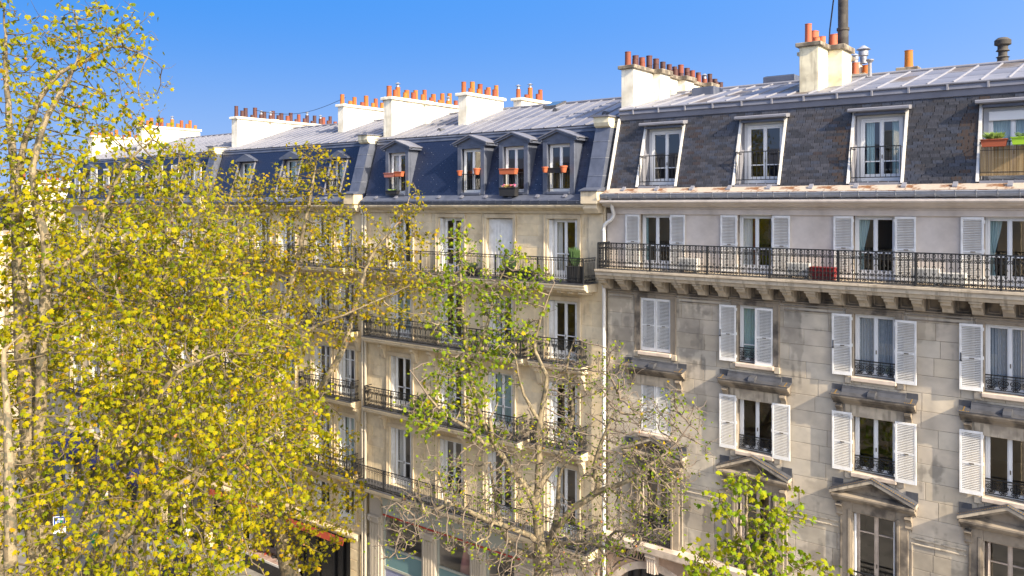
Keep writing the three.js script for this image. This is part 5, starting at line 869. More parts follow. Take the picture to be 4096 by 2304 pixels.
  const place = (m, a) => {
    m.position.set(a[0] - O[0], a[1] - O[1], a[2] - O[2]);
    m.rotation.set(-0.62 + (a[4] - 0.5) * 1.7, 1.05 + (a[5] - 0.5) * 4.4, 3.14 + (a[6] - 0.5) * 2.2, 'YXZ'); m.scale.set(a[3] * 1.08, a[3], a[3]);
  };
  const cam = camera.position, pal = PAL[o.pal], pm = PALM[o.pal], ci = a => { const v = a[7]; return v < 0.3 ? 0 : v < 0.62 ? 1 : v < 0.84 ? 2 : v < 0.93 ? 3 : v < 0.96 ? 4 : 5; };
  const inView = a => { const dx = a[0], dz = a[2] - CAMZ, t = -sinY * dx - cosY * dz; if (t < 1) return 1e9; const x = 2048 + FPX * (cosY * dx - sinY * dz) / t, y = HORIZON - FPX * (a[1] - EYE) / t; return x > 0 && x < 4096 && y > 0 && y < 2304 ? t : 1e6 + t; };
  for (const a of L) a.d = inView(a);
  L.sort((a, b) => a.d - b.d);
  L.slice(0, 300).forEach(a => place(obj('leaf', leafGeo, pm[ci(a)], T), a));
  const rest = L.slice(300), im = new THREE.InstancedMesh(leafGeo, leafWhite, rest.length), col = new THREE.Color();
  rest.forEach((a, i) => { place(q, a); q.updateMatrix(); im.setMatrixAt(i, q.matrix); const c = pal[ci(a)], v = 0.85 + a[6] * 0.3; im.setColorAt(i, col.setRGB(c[0] * v, c[1] * v, c[2] * v)); });
  im.name = 'crown'; im.castShadow = im.receiveShadow = true; T.add(stuff(im));
  if (twigs.p.length) stuff(twigs.build('twigs', o.twig ?? twigM, T));
  for (let i = 0; i < (o.balls ?? 0); i++) { const p = tips[Math.floor(r() * tips.length)], l = 0.08 + r() * 0.14; const b = obj('seed_ball', ballGeo, ballMat, T); b.position.set(p.x - O[0] + (r() - 0.5) * 0.2, p.y - O[1] - l, p.z - O[2] + (r() - 0.5) * 0.2); b.scale.setScalar(0.021 + r() * 0.01); }
  return T;
}
const G = (px, t) => { const p = at(px, 2304, t); return [p.x, p.z]; };
const foot = (px, t) => { const p = at(px, 2304, t); return V3(p.x, 0, p.z); };

// big old plane: many limbs spreading from a low fork
planeTree({
  seed: 301, base: G(190, 17), label: 'tall yellow leafed plane whose mottled trunk forks low beside the parking sign', pal: 'gold', leaves: 3.3, size: 0.1, balls: 200, step: 0.2, nf: 1.6, cr: 0.55,
  limbs: [
    { p: [foot(190, 17), [180, 2700, 17], [165, 2304, 17], [150, 2040, 17], [120, 1700, 17], [92, 1350, 17], [75, 1020, 17], [62, 760, 17], [30, 380, 17.2], [18, 60, 17.2]], r0: 0.34, r1: 0.02 },
    { p: [[155, 2010, 17], [160, 1720, 16.8], [172, 1320, 16.6], [185, 1000, 16.5], [130, 700, 16.5], [185, 470, 16.6], [262, 342, 16.8], [318, 191, 17], [294, 40, 17]], r0: 0.13, r1: 0.015 },
    { p: [[62, 800, 17], [95, 572, 17], [167, 382, 17], [240, 294, 17.1], [350, 240, 17.2], [460, 183, 17.2], [590, 230, 17.2]], r0: 0.075, r1: 0.012 },
    { p: [[190, 2650, 17], [250, 2330, 17.3], [330, 2120, 17.5], [410, 1880, 17.8], [490, 1640, 18], [580, 1440, 18], [690, 1250, 18], [830, 1110, 18]], r0: 0.17, r1: 0.02 },
    { p: [[200, 2700, 17], [300, 2400, 18], [400, 2180, 18.3], [500, 1850, 18.6], [555, 1600, 18.8], [600, 1350, 19], [590, 1060, 19], [540, 820, 19], [520, 620, 19]], r0: 0.16, r1: 0.015 },
    { p: [[185, 2750, 17], [340, 2380, 16.6], [530, 2110, 16.4], [710, 1950, 16.4], [870, 1830, 16.5], [1020, 1780, 16.6]], r0: 0.13, r1: 0.02 },
    { p: [[175, 1080, 16.5], [280, 1050, 16.6], [360, 990, 16.8], [430, 800, 17], [520, 640, 17.2], [610, 560, 17.4]], r0: 0.07, r1: 0.012 },
    { p: [[150, 2040, 17], [60, 1830, 16.5], [-20, 1600, 16.2], [-80, 1250, 16.2], [-60, 900, 16.5]], r0: 0.1, r1: 0.02 },
    { p: [[180, 2760, 17], [60, 2400, 15.4], [40, 2000, 15.2], [30, 1700, 15.3], [15, 1400, 15.5]], r0: 0.16, r1: 0.04 },
    { p: [[420, 1850, 17.8], [560, 1750, 17], [700, 1500, 16.8], [900, 1400, 17]], r0: 0.07, r1: 0.015 },
    { p: [[330, 2130, 17.5], [420, 1950, 18.6], [640, 1700, 19.3], [760, 1500, 19.5], [900, 1300, 19.6]], r0: 0.1, r1: 0.015 },
    { p: [[90, 1350, 17], [250, 1180, 17.6], [430, 1080, 18], [650, 980, 18.3], [830, 880, 18.3]], r0: 0.07, r1: 0.012 },
  ],
  blobs: [
    [40, 180, 17.1, 0.55, 0.9, 50, 0.75], [330, 120, 17, 0.75, 0.55, 75, 0.8], [470, 200, 17.1, 0.7, 0.4, 70, 0.8], [350, 330, 17, 0.8, 0.45, 75, 0.8], [150, 230, 17, 0.6, 0.6, 50, 0.75], [240, 500, 17, 0.9, 0.7, 90, 0.8], [60, 520, 17, 0.7, 0.9, 70, 0.8], [450, 480, 17.2, 0.55, 0.35, 55, 0.8], [570, 400, 17.3, 0.3, 0.2, 20, 0.6], [560, 640, 17.5, 0.6, 0.5, 75],
    [330, 720, 17.1, 1.1, 0.8, 170], [120, 850, 16.8, 1.2, 0.9, 170], [600, 850, 18, 1.1, 0.8, 170], [820, 900, 18.2, 0.8, 0.6, 110], [400, 1020, 17, 1.4, 1.0, 220], [60, 1220, 17.2, 1.4, 1.2, 150], [640, 1150, 18, 1.5, 1.0, 240], [330, 1380, 16.9, 1.5, 1.1, 200], [880, 1200, 18.3, 1.2, 1.0, 190], [720, 1430, 17.6, 1.5, 1.0, 260], [1020, 1430, 17.8, 1.1, 0.9, 170], [60, 1620, 17.6, 1.3, 1.1, 90], [480, 1680, 17, 1.5, 1.1, 260], [900, 1680, 17, 1.5, 1.0, 250], [1120, 1720, 17.5, 0.9, 0.8, 140], [300, 1950, 16.4, 1.3, 0.9, 110], [640, 1950, 16.5, 1.5, 1.0, 180], [960, 1960, 16.8, 1.2, 0.8, 160], [200, 2250, 15.3, 1.3, 0.6, 80], [480, 2230, 15.8, 1.4, 0.7, 130], [820, 2200, 16.3, 1.2, 0.7, 140], [-60, 1000, 16.5, 1, 1.5, 120], [-60, 1900, 16.5, 1, 1.5, 80], [300, 2420, 15.5, 1.6, 0.5, 110], [750, 2400, 16, 1.5, 0.4, 100]],
});
// second plane of the far row, crown against the houses
planeTree({
  seed: 302, base: G(1195, 26.5), label: 'yellow leafed plane standing before the shoe display with a leaning bare lower trunk', pal: 'far', leaves: 3.4, size: 0.105, balls: 90, step: 0.22, nf: 1.5, cr: 0.5,
  limbs: [
    { p: [foot(1215, 26.5), [1185, 2420, 26.5], [1150, 2250, 26.5], [1112, 2080, 26.6], [1078, 1930, 26.8], [1050, 1700, 27], [1090, 1400, 27.5], [1180, 1080, 28], [1240, 800, 28], [1268, 620, 28]], r0: 0.36, r1: 0.02 },
    { p: [[1085, 1960, 26.8], [1190, 1740, 27], [1290, 1541, 27.2], [1372, 1395, 27.4], [1422, 1213, 27.6], [1452, 1110, 27.7], [1500, 1000, 27.8], [1600, 880, 27.9], [1640, 790, 28]], r0: 0.15, r1: 0.015 },
    { p: [[1060, 1760, 27], [960, 1500, 27.6], [900, 1250, 28], [930, 1000, 28.3], [1010, 820, 28.5]], r0: 0.14, r1: 0.02 },
    { p: [[1110, 2070, 26.6], [1040, 2040, 26], [960, 2050, 25.4], [880, 2100, 25.2]], r0: 0.09, r1: 0.02 },
    { p: [[1080, 1500, 27.4], [1240, 1320, 27], [1400, 1250, 26.8], [1560, 1180, 27]], r0: 0.08, r1: 0.015 },
  ],
  blobs: [
    [1268, 640, 28, 0.65, 0.7, 90], [1180, 740, 28, 0.9, 0.6, 110], [1330, 830, 28, 0.7, 0.7, 100], [1060, 820, 28.5, 1.0, 0.7, 120], [1230, 950, 28, 1.2, 0.8, 170], [1020, 1020, 28.5, 1.3, 0.9, 180], [1370, 1020, 27.8, 0.7, 0.7, 90, 0.9], [1640, 820, 28, 0.35, 0.45, 45], [1610, 950, 28, 0.75, 0.6, 90], [1560, 1080, 27.8, 0.95, 0.65, 120], [1660, 1120, 27.8, 0.6, 0.5, 60], [1440, 1180, 27.5, 0.8, 0.7, 100, 0.9], [1600, 1250, 27.5, 0.9, 0.45, 80, 0.8], [1180, 1180, 27.6, 1.4, 0.9, 200], [1000, 1280, 28, 1.4, 1.0, 200], [1320, 1300, 27, 0.7, 0.5, 70, 0.8], [1130, 1420, 27, 1.2, 0.8, 170], [1230, 1650, 26.5, 0.8, 0.7, 100], [1090, 1620, 26.8, 1.1, 0.9, 160], [1320, 1810, 26, 0.8, 0.6, 100], [1180, 1850, 26, 1.0, 0.7, 150], [1390, 1970, 25.8, 0.45, 0.55, 65], [1250, 2010, 25.5, 0.9, 0.5, 110], [1060, 1980, 25.6, 1.0, 0.7, 130], [1330, 2120, 25.3, 0.5, 0.3, 35], [1240, 2200, 25, 0.35, 0.4, 30, 0.8], [960, 2150, 25, 0.9, 0.7, 110], [1180, 2060, 25.2, 0.9, 0.4, 80], [940, 1800, 26, 1.2, 1, 170]],
});
// third plane of the far row, mostly behind the big one
planeTree({
  seed: 303, base: G(560, 34.5), label: 'plane with dull yellow crown behind the forked trunk, before the far houses', pal: 'far', leaves: 3.8, size: 0.125, balls: 20, step: 0.3, nf: 1.6, cr: 0.7,
  limbs: [{ p: [foot(560, 34.5), [560, 2150, 34.5], [590, 1800, 34.5], [630, 1400, 34.5], [680, 950, 34.5], [720, 600, 34.5]], r0: 0.34, r1: 0.02 }, { p: [[600, 1700, 34.5], [720, 1350, 33.5], [860, 1000, 33], [930, 760, 33]], r0: 0.16, r1: 0.02 }, { p: [[600, 1650, 34.5], [500, 1300, 35], [420, 950, 35.5]], r0: 0.15, r1: 0.02 }],
  blobs: [[730, 640, 34, 1.1, 0.8, 90, 0.8], [900, 780, 33, 1.5, 1.0, 150, 0.8], [600, 820, 34.5, 1.8, 1.1, 150, 0.7], [430, 950, 35.5, 1.6, 1.4, 130, 0.8], [950, 1020, 33, 1.6, 1.3, 170], [720, 1080, 34, 2, 1.3, 190], [500, 1250, 35, 2, 1.6, 170], [800, 1380, 33, 2.4, 1.6, 230], [600, 1600, 34, 2.5, 1.5, 190], [880, 1700, 32.5, 2, 1.3, 150], [700, 1900, 33, 2, 0.9, 90]],
});
planeTree({
  seed: 304, base: [-45.5, 8.2], label: 'small distant plane with a dull yellow crown by the side street', pal: 'far', leaves: 3, size: 0.2, step: 0.45,
  limbs: [{ p: [V3(-45.5, 0, 8.2), V3(-45.4, 5, 8.2), V3(-45.2, 11, 8), V3(-45, 17, 8)], r0: 0.3, r1: 0.03 }],
  blobs: [[210, 1100, 46, 3.2, 2.6, 170], [150, 950, 46, 2.2, 1.8, 90], [330, 1350, 45, 3, 2.2, 150], [120, 1400, 46, 3, 2.2, 120]],
});
// nearly bare plane before the join of the two houses
planeTree({
  seed: 305, base: G(2170, 21.6), label: 'half bare plane with grey limbs and sparse green leaves before the white drainpipe', pal: 'green', leaves: 2.0, size: 0.1, balls: 30, step: 0.16, nf: 2.1, cr: 0.36, clump: 7, tw: 0.008, twig: mat(0.17, 0.135, 0.105, 0.9),
  limbs: [
    { p: [foot(2185, 21.6), [2180, 2500, 21.6], [2178, 2330, 21.6], [2165, 2200, 21.6]], r0: 0.27, r1: 0.21 },
    { p: [[2165, 2200, 21.6], [2148, 2080, 21.6], [2154, 1951, 21.6], [2156, 1800, 21.6], [2160, 1680, 21.5], [2185, 1506, 21.4], [2140, 1400, 21.4], [2160, 1279, 21.3], [2215, 1130, 21.3]], r0: 0.13, r1: 0.012 },
    { p: [[2185, 2240, 21.6], [2205, 2178, 21.5], [2286, 2037, 21.2], [2392, 1961, 21], [2377, 1875, 20.9], [2397, 1790, 20.9], [2440, 1690, 20.8], [2480, 1600, 20.8]], r0: 0.11, r1: 0.015 },
    { p: [[2392, 1961, 21], [2500, 1930, 20.6], [2600, 1860, 20.4], [2690, 1790, 20.3], [2760, 1700, 20.3]], r0: 0.06, r1: 0.012 },
    { p: [[2170, 2210, 21.6], [2134, 2153, 21.5], [2058, 2117, 21.2], [1907, 2062, 20.9], [1806, 2016, 20.8], [1720, 2050, 20.7], [1620, 2110, 20.6]], r0: 0.09, r1: 0.012 },
    { p: [[2150, 2020, 21.6], [2084, 1925, 21.5], [2028, 1855, 21.5], [1975, 1760, 21.5], [1960, 1680, 21.5]], r0: 0.09, r1: 0.05 },
    { p: [[2028, 1855, 21.5], [1957, 1740, 21.6], [1905, 1600, 21.6], [1865, 1380, 21.7], [1846, 1178, 21.8], [1838, 1020, 21.8], [1850, 930, 21.8]], r0: 0.07, r1: 0.01 },
    { p: [[1880, 1500, 21.7], [1940, 1330, 21.5], [1985, 1160, 21.5], [2040, 1030, 21.4]], r0: 0.05, r1: 0.01 },
    { p: [[2154, 1951, 21.6], [2240, 1820, 21.8], [2290, 1650, 21.9], [2270, 1450, 22], [2300, 1350, 22]], r0: 0.08, r1: 0.012 },
    { p: [[1957, 1800, 21.5], [1880, 1720, 21.2], [1760, 1640, 20.9], [1640, 1480, 20.8]], r0: 0.06, r1: 0.012 },
    { p: [[2200, 2190, 21.6], [2290, 2170, 21], [2400, 2180, 20.5], [2500, 2230, 20.3]], r0: 0.06, r1: 0.015 },
    { p: [[2165, 1700, 21.5], [2090, 1560, 21.3], [2060, 1420, 21.2]], r0: 0.06, r1: 0.012 },
    { p: [[2170, 2260, 21.6], [2230, 2050, 22.1], [2240, 1900, 22.3], [2330, 1780, 22.4]], r0: 0.1, r1: 0.02 },
    { p: [[2160, 2230, 21.6], [2040, 2180, 22.2], [1985, 2000, 22.4], [1960, 1850, 22.4]], r0: 0.1, r1: 0.03 },
  ],
  blobs: [
    [1848, 960, 21.8, 0.38, 0.42, 55, 1.0], [2035, 1040, 21.4, 0.3, 0.3, 32, 1.0], [1838, 1130, 21.8, 0.6, 0.45, 80, 1.0], [1990, 1200, 21.5, 0.6, 0.5, 80, 1.0], [2110, 1140, 21.4, 0.4, 0.35, 40, 1.2], [1800, 1290, 21.6, 0.5, 0.45, 55, 1.0], [1960, 1370, 21.5, 0.7, 0.5, 90, 1.0], [1770, 1480, 21.3, 0.6, 0.45, 65, 1.0], [1900, 1560, 21.5, 0.6, 0.5, 70, 1.0], [1720, 1640, 21, 0.55, 0.45, 55, 1.2], [2090, 1330, 21.3, 0.5, 0.4, 45, 1.1], [1940, 1720, 21.4, 0.5, 0.4, 40, 1],
    [2300, 1520, 21.6, 0.8, 0.55, 110, 0.3], [2430, 1480, 21, 0.6, 0.5, 75, 0.45], [2240, 1700, 21.5, 0.9, 0.7, 130, 0.36], [2520, 1660, 20.8, 0.8, 0.6, 120, 0.3], [2690, 1640, 20.4, 0.5, 0.45, 50, 0.5], [2610, 1850, 20.4, 0.8, 0.6, 150, 0.45], [2700, 1950, 20.4, 0.5, 0.6, 80, 0.4], [2450, 1900, 20.8, 0.8, 0.7, 150, 0.36], [2560, 2080, 20.4, 0.9, 0.6, 150, 0.4], [2420, 2180, 20.5, 0.8, 0.5, 120, 0.32], [2250, 2120, 21, 0.9, 0.6, 130, 0.28], [2060, 2000, 21.2, 0.9, 0.7, 130, 0.32], [1880, 1930, 20.9, 0.8, 0.5, 100, 0.3], [1760, 1900, 20.8, 0.6, 0.5, 65, 0.5], [1660, 2060, 20.6, 0.8, 0.4, 90, 0.25], [1900, 2150, 20.8, 0.9, 0.4, 80, 0.32], [2300, 2280, 21, 0.9, 0.4, 90, 0.25], [2080, 2280, 21, 0.9, 0.3, 70, 0.25], [2100, 1800, 21.2, 0.8, 0.7, 110, 0.32], [2780, 1750, 20.2, 0.3, 0.3, 18, 0.5], [1600, 2180, 20.6, 0.5, 0.25, 35, 0.32]],
});
// young bright plane at the foot of the grimy house
planeTree({
  seed: 306, base: G(2995, 18), label: 'young plane with fresh bright green leaves before the grimy stone house', pal: 'bright', leaves: 1.7, size: 0.12, balls: 6, step: 0.13, nf: 1.0, cr: 0.22, clump: 5,
  limbs: [
    { p: [foot(3000, 18), [3000, 2600, 18], [2998, 2400, 18], [2993, 2250, 18], [2990, 2120, 18], [2985, 1990, 18], [2990, 1890, 18]], r0: 0.1, r1: 0.008, w: 0.05 },
    { p: [[2990, 2200, 18], [2940, 2110, 18], [2890, 2030, 18], [2870, 1960, 18]], r0: 0.03, r1: 0.007 },
    { p: [[2995, 2300, 18], [3060, 2180, 18], [3110, 2080, 18], [3170, 2020, 18]], r0: 0.035, r1: 0.007 },
    { p: [[2996, 2400, 18], [2900, 2300, 17.8], [2800, 2230, 17.7]], r0: 0.03, r1: 0.007 }, { p: [[2998, 2420, 18], [3120, 2320, 17.8], [3230, 2250, 17.7]], r0: 0.03, r1: 0.007 },
  ],
  blobs: [[2970, 1920, 18, 0.28, 0.22, 34], [3020, 1950, 18, 0.3, 0.25, 36], [2880, 1960, 18, 0.22, 0.18, 20], [2885, 2030, 18, 0.25, 0.2, 20], [3090, 2050, 18, 0.35, 0.28, 42], [3190, 1960, 18, 0.12, 0.14, 7], [3200, 2060, 18, 0.15, 0.14, 10], [2980, 2060, 18, 0.35, 0.3, 26], [2960, 2220, 17.9, 0.5, 0.28, 60], [3090, 2240, 17.9, 0.5, 0.28, 60], [2830, 2230, 17.7, 0.45, 0.24, 48], [2790, 2290, 17.7, 0.35, 0.2, 30], [3210, 2270, 17.7, 0.28, 0.2, 24], [3330, 2290, 17.6, 0.22, 0.15, 12], [2960, 2350, 17.8, 0.8, 0.3, 70], [3080, 2160, 18, 0.3, 0.2, 24]],
});

// two more of the near row: one just left of the picture, one below it, both mirrored in the windows
planeTree({
  seed: 307, base: [-29.5, 17.8], label: 'yellow leafed plane of the near row, left of the forked plane', pal: 'gold', leaves: 3.6, size: 0.19, step: 0.42,
  limbs: [{ p: [V3(-29.5, 0, 17.8), V3(-29.5, 6, 17.8), V3(-29.3, 12, 17.7), V3(-29.2, 19, 17.6)], r0: 0.34, r1: 0.03 }, { p: [V3(-29.4, 7, 17.8), V3(-27.5, 12, 17), V3(-26.5, 16, 16.5)], r0: 0.16, r1: 0.03 }, { p: [V3(-29.4, 7, 17.8), V3(-31.5, 12, 18), V3(-32.5, 16, 18)], r0: 0.16, r1: 0.03 }],
  blobs3: [[-29.3, 17, 17.6, 2.6, 2.4, 170], [-27, 14, 16.8, 2.2, 2.2, 130], [-31.8, 14, 18, 2.4, 2.4, 120], [-29.5, 11, 18, 3, 2, 140], [-28, 8.5, 17, 2.5, 1.5, 80]],
});
planeTree({
  seed: 308, base: [-9.5, 17.6], label: 'low green plane of the near row under the camera, mirrored in the windows', pal: 'green', leaves: 3.6, size: 0.19, step: 0.42,
  limbs: [{ p: [V3(-9.5, 0, 17.6), V3(-9.5, 3, 17.6), V3(-9.6, 7, 17.6), V3(-9.7, 10.5, 17.6)], r0: 0.24, r1: 0.03 }],
  blobs3: [[-9.6, 9.5, 17.6, 2.2, 1.7, 170], [-11.3, 7.6, 17.8, 1.8, 1.8, 110], [-8, 7.4, 17.4, 1.8, 1.8, 110], [-9.5, 5.6, 18, 2.2, 1.4, 90]],
});

// ---------------------------------------------------------------- things on balconies and window sills
{
  const r = rng(91), zero = () => { O = [0, 0, 0]; };
  const solo = (name, mb, m, label, cat, pos, group) => { const g = thing(name, label, cat, pos, group); return g; };
  const acM = mat(0.5, 0.5, 0.49, 0.5), grille = mat(0.08, 0.085, 0.09, 0.6);
  const floorA = Y(-2.165);
  [[-11.85, 0.36, 'beside the shutter of the first balcony window'], [-8.3, 0.36, 'next to the red tub on the long balcony'], [-4.85, 0.36, 'beside a second one, nearer the curtained window with tied drape'], [-4.2, 0.34, 'the lower of the pair under the last shutter']].forEach(([x, z, where], i) => {
    const g = thing('air_conditioner', 'white air conditioner box ' + where, 'air conditioner', [x, floorA, z], 'air conditioners on the long balcony'), h = i === 3 ? 0.3 : 0.4;
    new MB().cbox(x - 0.34, x + 0.34, floorA + 0.06, floorA + 0.06 + h, z - 0.13, z + 0.13, 0.02).build('casing', acM, g);
    for (const s of [-1, 1]) new MB().box(x + s * 0.25 - 0.03, x + s * 0.25 + 0.03, floorA + 0.003, floorA + 0.058, z - 0.12, z + 0.12).build('foot', grille, g);
    new MB().tube([V3(x - 0.08, floorA + 0.06 + h / 2, z + 0.131), V3(x - 0.08, floorA + 0.06 + h / 2, z + 0.137)], h * 0.4, 18).build('fan_grille', mat(0.35, 0.36, 0.37, 0.6), g);
  });
  { const x = -7.55, z = 0.4, g = thing('tub', 'red plastic tub on the long iron balcony', 'tub', [x, floorA, z]); new MB().prism([[x - 0.3, floorA + 0.003], [x + 0.3, floorA + 0.003], [x + 0.35, floorA + 0.34], [x - 0.35, floorA + 0.34]], z - 0.16, z + 0.16, (X, y, Z) => [X, y, Z]).build('bowl', mat(0.2, 0.008, 0.01, 0.5), g); new MB().cbox(x - 0.37, x + 0.37, floorA + 0.34, floorA + 0.37, z - 0.18, z + 0.18, 0.008).build('rim', mat(0.18, 0.008, 0.01, 0.5), g); }
  // plants: a tuft of leaves in a thing's own group
  const tuftM = [mat(0.06, 0.13, 0.02, 0.8), mat(0.11, 0.18, 0.03, 0.8), mat(0.035, 0.08, 0.02, 0.8)];
  function tuft(g, x, y, z, rx, h, n, m, name = 'foliage') {
    const b = new MB();
    for (let i = 0; i < n; i++) { const a = r() * 6.283, q = Math.sqrt(r()), bx = x + Math.cos(a) * q * rx * 0.6, bz = z + Math.sin(a) * q * 0.08, tx = x + Math.cos(a) * q * rx * 1.15, tz = z + Math.sin(a) * q * 0.2, ty = y + h * (0.35 + 0.65 * r()), w = 0.018 + r() * 0.016, mx = (bx + tx) / 2, mz = (bz + tz) / 2, my = y + (ty - y) * 0.62; b.tri([bx, y, bz], [mx - w, my, mz + w], [mx + w, my, mz - w]); b.tri([mx - w, my, mz + w], [tx, ty, tz], [mx + w, my, mz - w]); }
    return stuff(b.build(name, m, g));
  }
  function trough(name, label, x, y, z, w, h, d, m, plant, group) {
    const g = thing(name, label, 'planter', [x, y, z], group);
    new MB().prism([[x - w / 2 + 0.03, y], [x + w / 2 - 0.03, y], [x + w / 2, y + h], [x - w / 2, y + h]], z - d / 2, z + d / 2, (X, yy, Z) => [X, yy, Z]).build('box', m, g);
    new MB().cbox(x - w / 2 - 0.02, x + w / 2 + 0.02, y + h, y + h + 0.03, z - d / 2 - 0.02, z + d / 2 + 0.02, 0.006).build('rim', m, g);
    if (plant) tuft(g, x, y + h + 0.02, z, w * 0.45, plant[0], plant[1], plant[2] ?? tuftM[1]);
    return g;
  }
  function pot(label, x, y, z, s, m, plant) { const g = thing('flower_pot', label, 'flower pot', [x, y, z], 'small pots on the attic guard rails'); new MB().lathe([[0, 0], [0.07 * s, 0], [0.1 * s, 0.15 * s], [0.115 * s, 0.15 * s], [0.115 * s, 0.19 * s], [0.09 * s, 0.19 * s], [0.08 * s, 0.12 * s], [0, 0.12 * s]], x, y, z, 12).build('pot', m, g); if (plant) tuft(g, x, y + 0.14 * s, z, 0.08 * s, 0.15, 14, tuftM[2]); return g; }
  // attic window with reed screen
  { const x = -2.93, z = -0.06, y0 = Y(0.78), y1 = Y(1.6), g = thing('reed_screen', 'brown reed screen tied to the attic guard rail under two planters', 'screen', [x, y0, z]); const ms = [mat(0.3, 0.21, 0.1, 0.9), mat(0.22, 0.15, 0.07, 0.9), mat(0.38, 0.28, 0.15, 0.9)]; for (let i = 0; i < 96; i++) { const X = x - 0.66 + i * 0.0138; new MB().tube([V3(X, y0 + r() * 0.02, z), V3(X + (r() - 0.5) * 0.008, y1 - r() * 0.05, z + (r() - 0.5) * 0.008)], 0.0066, 5, false).build('reed', ms[Math.floor(r() * 3)], g); } for (const v of [0.1, 0.68]) new MB().box(x - 0.67, x + 0.67, y0 + v, y0 + v + 0.012, z + 0.008, z + 0.014).build('wire', M.iron, g); }
  trough('planter', 'terracotta trough with grassy plants above the reed screen', -3.26, Y(1.55), 0.08, 0.6, 0.17, 0.18, mat(0.3, 0.07, 0.03, 0.8), [0.22, 90, tuftM[1]], 'planters on the attic windows');
  trough('planter', 'lime green trough above the reed screen', -2.55, Y(1.58), 0.08, 0.62, 0.17, 0.18, mat(0.3, 0.5, 0.02, 0.6), [0.14, 60, tuftM[2]], 'planters on the attic windows');
  // gabled dormers of the cream house
  const tc = M.terracotta, bk = mat(0.02, 0.02, 0.022, 0.6), zf = 0.08;
  trough('planter', 'long pinkish trough on the dormer nearest the chimney with the plane behind it', -26.0, Y(1.22), zf, 0.62, 0.16, 0.18, mat(0.36, 0.13, 0.1, 0.8), null, 'planters on the dormers');
  trough('planter', 'short terracotta trough beside the pinkish one on the same dormer', -25.45, Y(1.24), zf, 0.42, 0.18, 0.18, tc, null, 'planters on the dormers');
  trough('planter', 'black trough at the foot of the dormer with two troughs above', -25.85, Y(0.5), zf, 0.7, 0.12, 0.18, bk, [0.1, 20], 'planters on the dormers');
  pot('terracotta pot hung on the left end of the guard rail of the second dormer', -22.0, Y(1.2), zf, 1.1, tc); pot('terracotta pot hung on the right end of the guard rail of the second dormer', -21.1, Y(1.22), zf, 1.35, tc);
  trough('planter', 'terracotta trough over the black pot of pink flowers', -19.5, Y(1.2), zf, 0.78, 0.19, 0.2, tc, null, 'planters on the dormers');
  { const g = trough('planter', 'black basket of pink flowers and dry straw hung on a dormer', -19.42, Y(0.36), zf + 0.08, 0.78, 0.3, 0.24, bk, [0.14, 60, mat(0.3, 0.22, 0.08, 0.9)], 'planters on the dormers'); const pm = [mat(0.6, 0.09, 0.22, 0.7), mat(0.65, 0.3, 0.4, 0.7)]; for (let i = 0; i < 16; i++) put('flower', memo('flower', () => new MB().lathe([[0, 0], [0.035, 0.012], [0.042, 0.035], [0.015, 0.05], [0, 0.045]], 0, 0, 0, 7).done(true)), pm[i % 2], g, -19.75 + r() * 0.66, Y(0.7) + r() * 0.1, zf + 0.04 + r() * 0.14); }
  trough('planter', 'dark trough between two pots on the dormer beside the fire wall', -17.25, Y(1.2), zf, 0.7, 0.16, 0.18, bk, null, 'planters on the dormers');
  pot('terracotta pot left of the dark trough', -17.68, Y(1.22), zf + 0.14, 1.1, tc); pot('terracotta pot right of the dark trough', -16.85, Y(1.2), zf + 0.14, 1.3, tc);
  // balcony plants of the cream house
  for (const [x, w, h, ph, n, lab] of [[-16.15, 0.5, 0.55, 0.75, 110, 'dark planter with a leafy shrub at the end of the cream house balcony'], [-19.1, 0.7, 0.3, 0.5, 120, 'black planter with a dark bush before the closed white shutter'], [-21.0, 0.8, 0.28, 0.25, 60, 'low black planter on the cream house balcony'], [-18.35, 0.7, 0.3, 0.2, 40, 'black planter with dry stalks beside the dark bush']]) trough('planter', lab, x, Y(-2.735), 0.55, w, h, 0.3, bk, [ph, n, tuftM[2]], 'planters on the top balcony');
  // dress in the shop window
  { const x = -22.3, z = -0.7, y = 1.2, g = thing('dress_form', 'pink dress on a stand in the shop window', 'dress', [x, y, z]); const pts = []; new MB().lathe([[0.3, 0], [0.24, 0.4], [0.16, 0.85], [0.13, 1.0], [0.17, 1.2], [0.16, 1.35], [0.07, 1.42], [0, 1.43]], x, y + 2.2, z, 18).build('dress', mat(0.5, 0.22, 0.2, 0.9), g); new MB().tube([V3(x, y - 0.95, z), V3(x, y + 2.3, z)], 0.03, 8).build('stand', M.iron, g); }
}
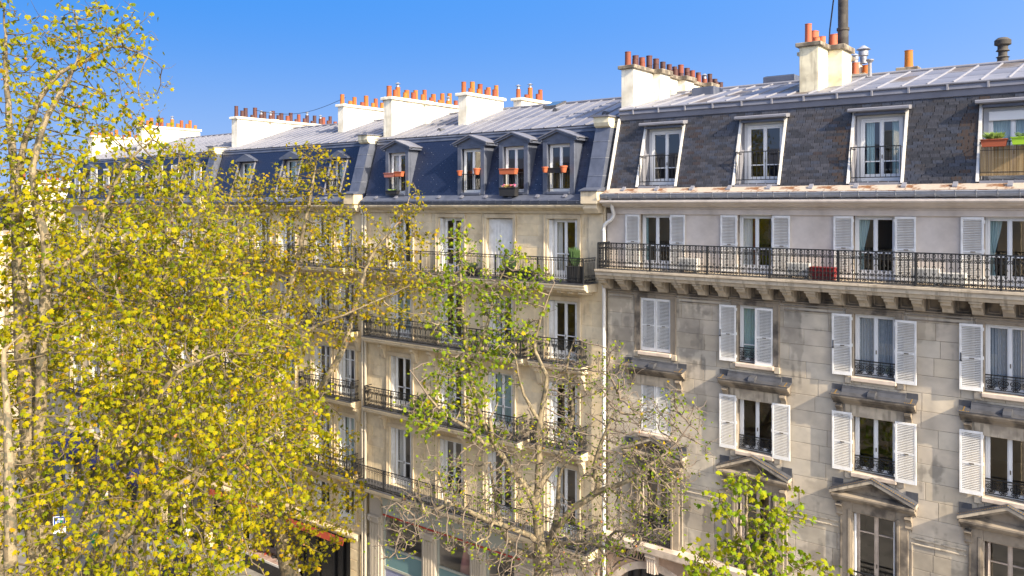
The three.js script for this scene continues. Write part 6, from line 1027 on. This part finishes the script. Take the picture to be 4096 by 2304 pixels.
// ---------------------------------------------------------------- street furniture
{
  const p = at(245, 2090, 41), x = p.x, z = p.z, g = thing('parking_sign', 'blue and white parking sign reading 150 m on a tall black post', 'sign', [x, 0.14, z]);
  new MB().tube([V3(x, 0.14, z), V3(x, 5.2, z)], 0.075, 12).build('post', M.iron, g);
  const cv = document.createElement('canvas'); cv.width = 256; cv.height = 256; const c = cv.getContext('2d');
  c.fillStyle = '#f2f4f8'; c.fillRect(0, 0, 256, 256); c.fillStyle = '#0b3fa8'; c.fillRect(10, 10, 236, 236); c.fillStyle = '#dfe9f2'; c.fillRect(44, 44, 168, 168); c.fillStyle = '#0b3fa8'; c.font = 'bold 130px sans-serif'; c.fillText('P', 60, 175); c.fillStyle = '#17884a'; c.fillRect(140, 90, 60, 60);
  const c2 = document.createElement('canvas'); c2.width = 256; c2.height = 100; const d = c2.getContext('2d'); d.fillStyle = '#eef0f4'; d.fillRect(0, 0, 256, 100); d.fillStyle = '#15171c'; d.font = 'bold 78px sans-serif'; d.fillText('150m', 26, 78);
  const face = cvs => { const t = new THREE.CanvasTexture(cvs); t.colorSpace = THREE.SRGBColorSpace; return new THREE.MeshStandardMaterial({ map: t, roughness: 0.4 }); };
  const sg = new THREE.Group(); 
  for (const [nm, cvs, w, h, y] of [['plate', cv, 0.56, 0.56, 2.9], ['distance_plate', c2, 0.56, 0.24, 2.46]]) {
    const b = put(nm, new MB().cbox(-w / 2, w / 2, -h / 2, h / 2, -0.012, 0.012, 0.006).done(true), M.white, g, x + 0.08, y, z + 0.12, 0.95), f = obj('print', new THREE.PlaneGeometry(w - 0.012, h - 0.012), face(cvs), b); f.position.z = 0.0135;
  }
}
{
  const p = at(382, 2165, 40), x = p.x, z = p.z, g = thing('round_sign', 'green round sign with white lettering on a dark post', 'sign', [x, 0.14, z]);
  new MB().tube([V3(x, 0.14, z), V3(x, 2.2, z)], 0.09, 12).build('post', M.iron, g);
  const a = 0.75, n = V3(Math.sin(a), 0, Math.cos(a)), c = V3(x, 2.42, z); new MB().tube([c.clone().addScaledVector(n, -0.06), c.clone().addScaledVector(n, 0.06)], 0.24, 24).build('disc', mat(0.01, 0.22, 0.08, 0.4), g);
  const w = obj('lettering', new MB().box(-0.02, 0.15, 0.0, 0.045, 0, 0.006).box(-0.14, -0.08, -0.01, 0.05, 0, 0.006).done(true), M.white, g); w.position.set(n.x * 0.062, 2.44 - 0.14, n.z * 0.062); w.rotation.y = a;
}
{
  const p = at(640, 2200, 37.5), x = p.x, z = p.z, y = 3.1, g = thing('bus_shelter', 'bus shelter with a flat grey roof under the yellow plane', 'shelter', [x, 0.14, z]);
  new MB().cbox(x - 1.5, x + 1.5, y, y + 0.12, z - 0.8, z + 0.8, 0.03).build('roof', mat(0.34, 0.36, 0.35, 0.6), g);
  for (const [a, b] of [[-1.4, -0.7], [1.4, -0.7], [-1.4, 0.7], [1.4, 0.7]]) new MB().tube([V3(x + a, 0.14, z + b), V3(x + a, y, z + b)], 0.04, 8).build('post', M.darkmetal, g);
  new MB().box(x - 1.36, x + 1.36, 0.5, 2.6, z - 0.72, z - 0.69).build('back_panel', mat(0.012, 0.02, 0.09, 0.2), g); new MB().cbox(x - 1.2, x + 1.2, 0.55, 0.6, z - 0.6, z - 0.25, 0.01).build('bench', M.darkmetal, g);
}
renderer.render(scene, camera);
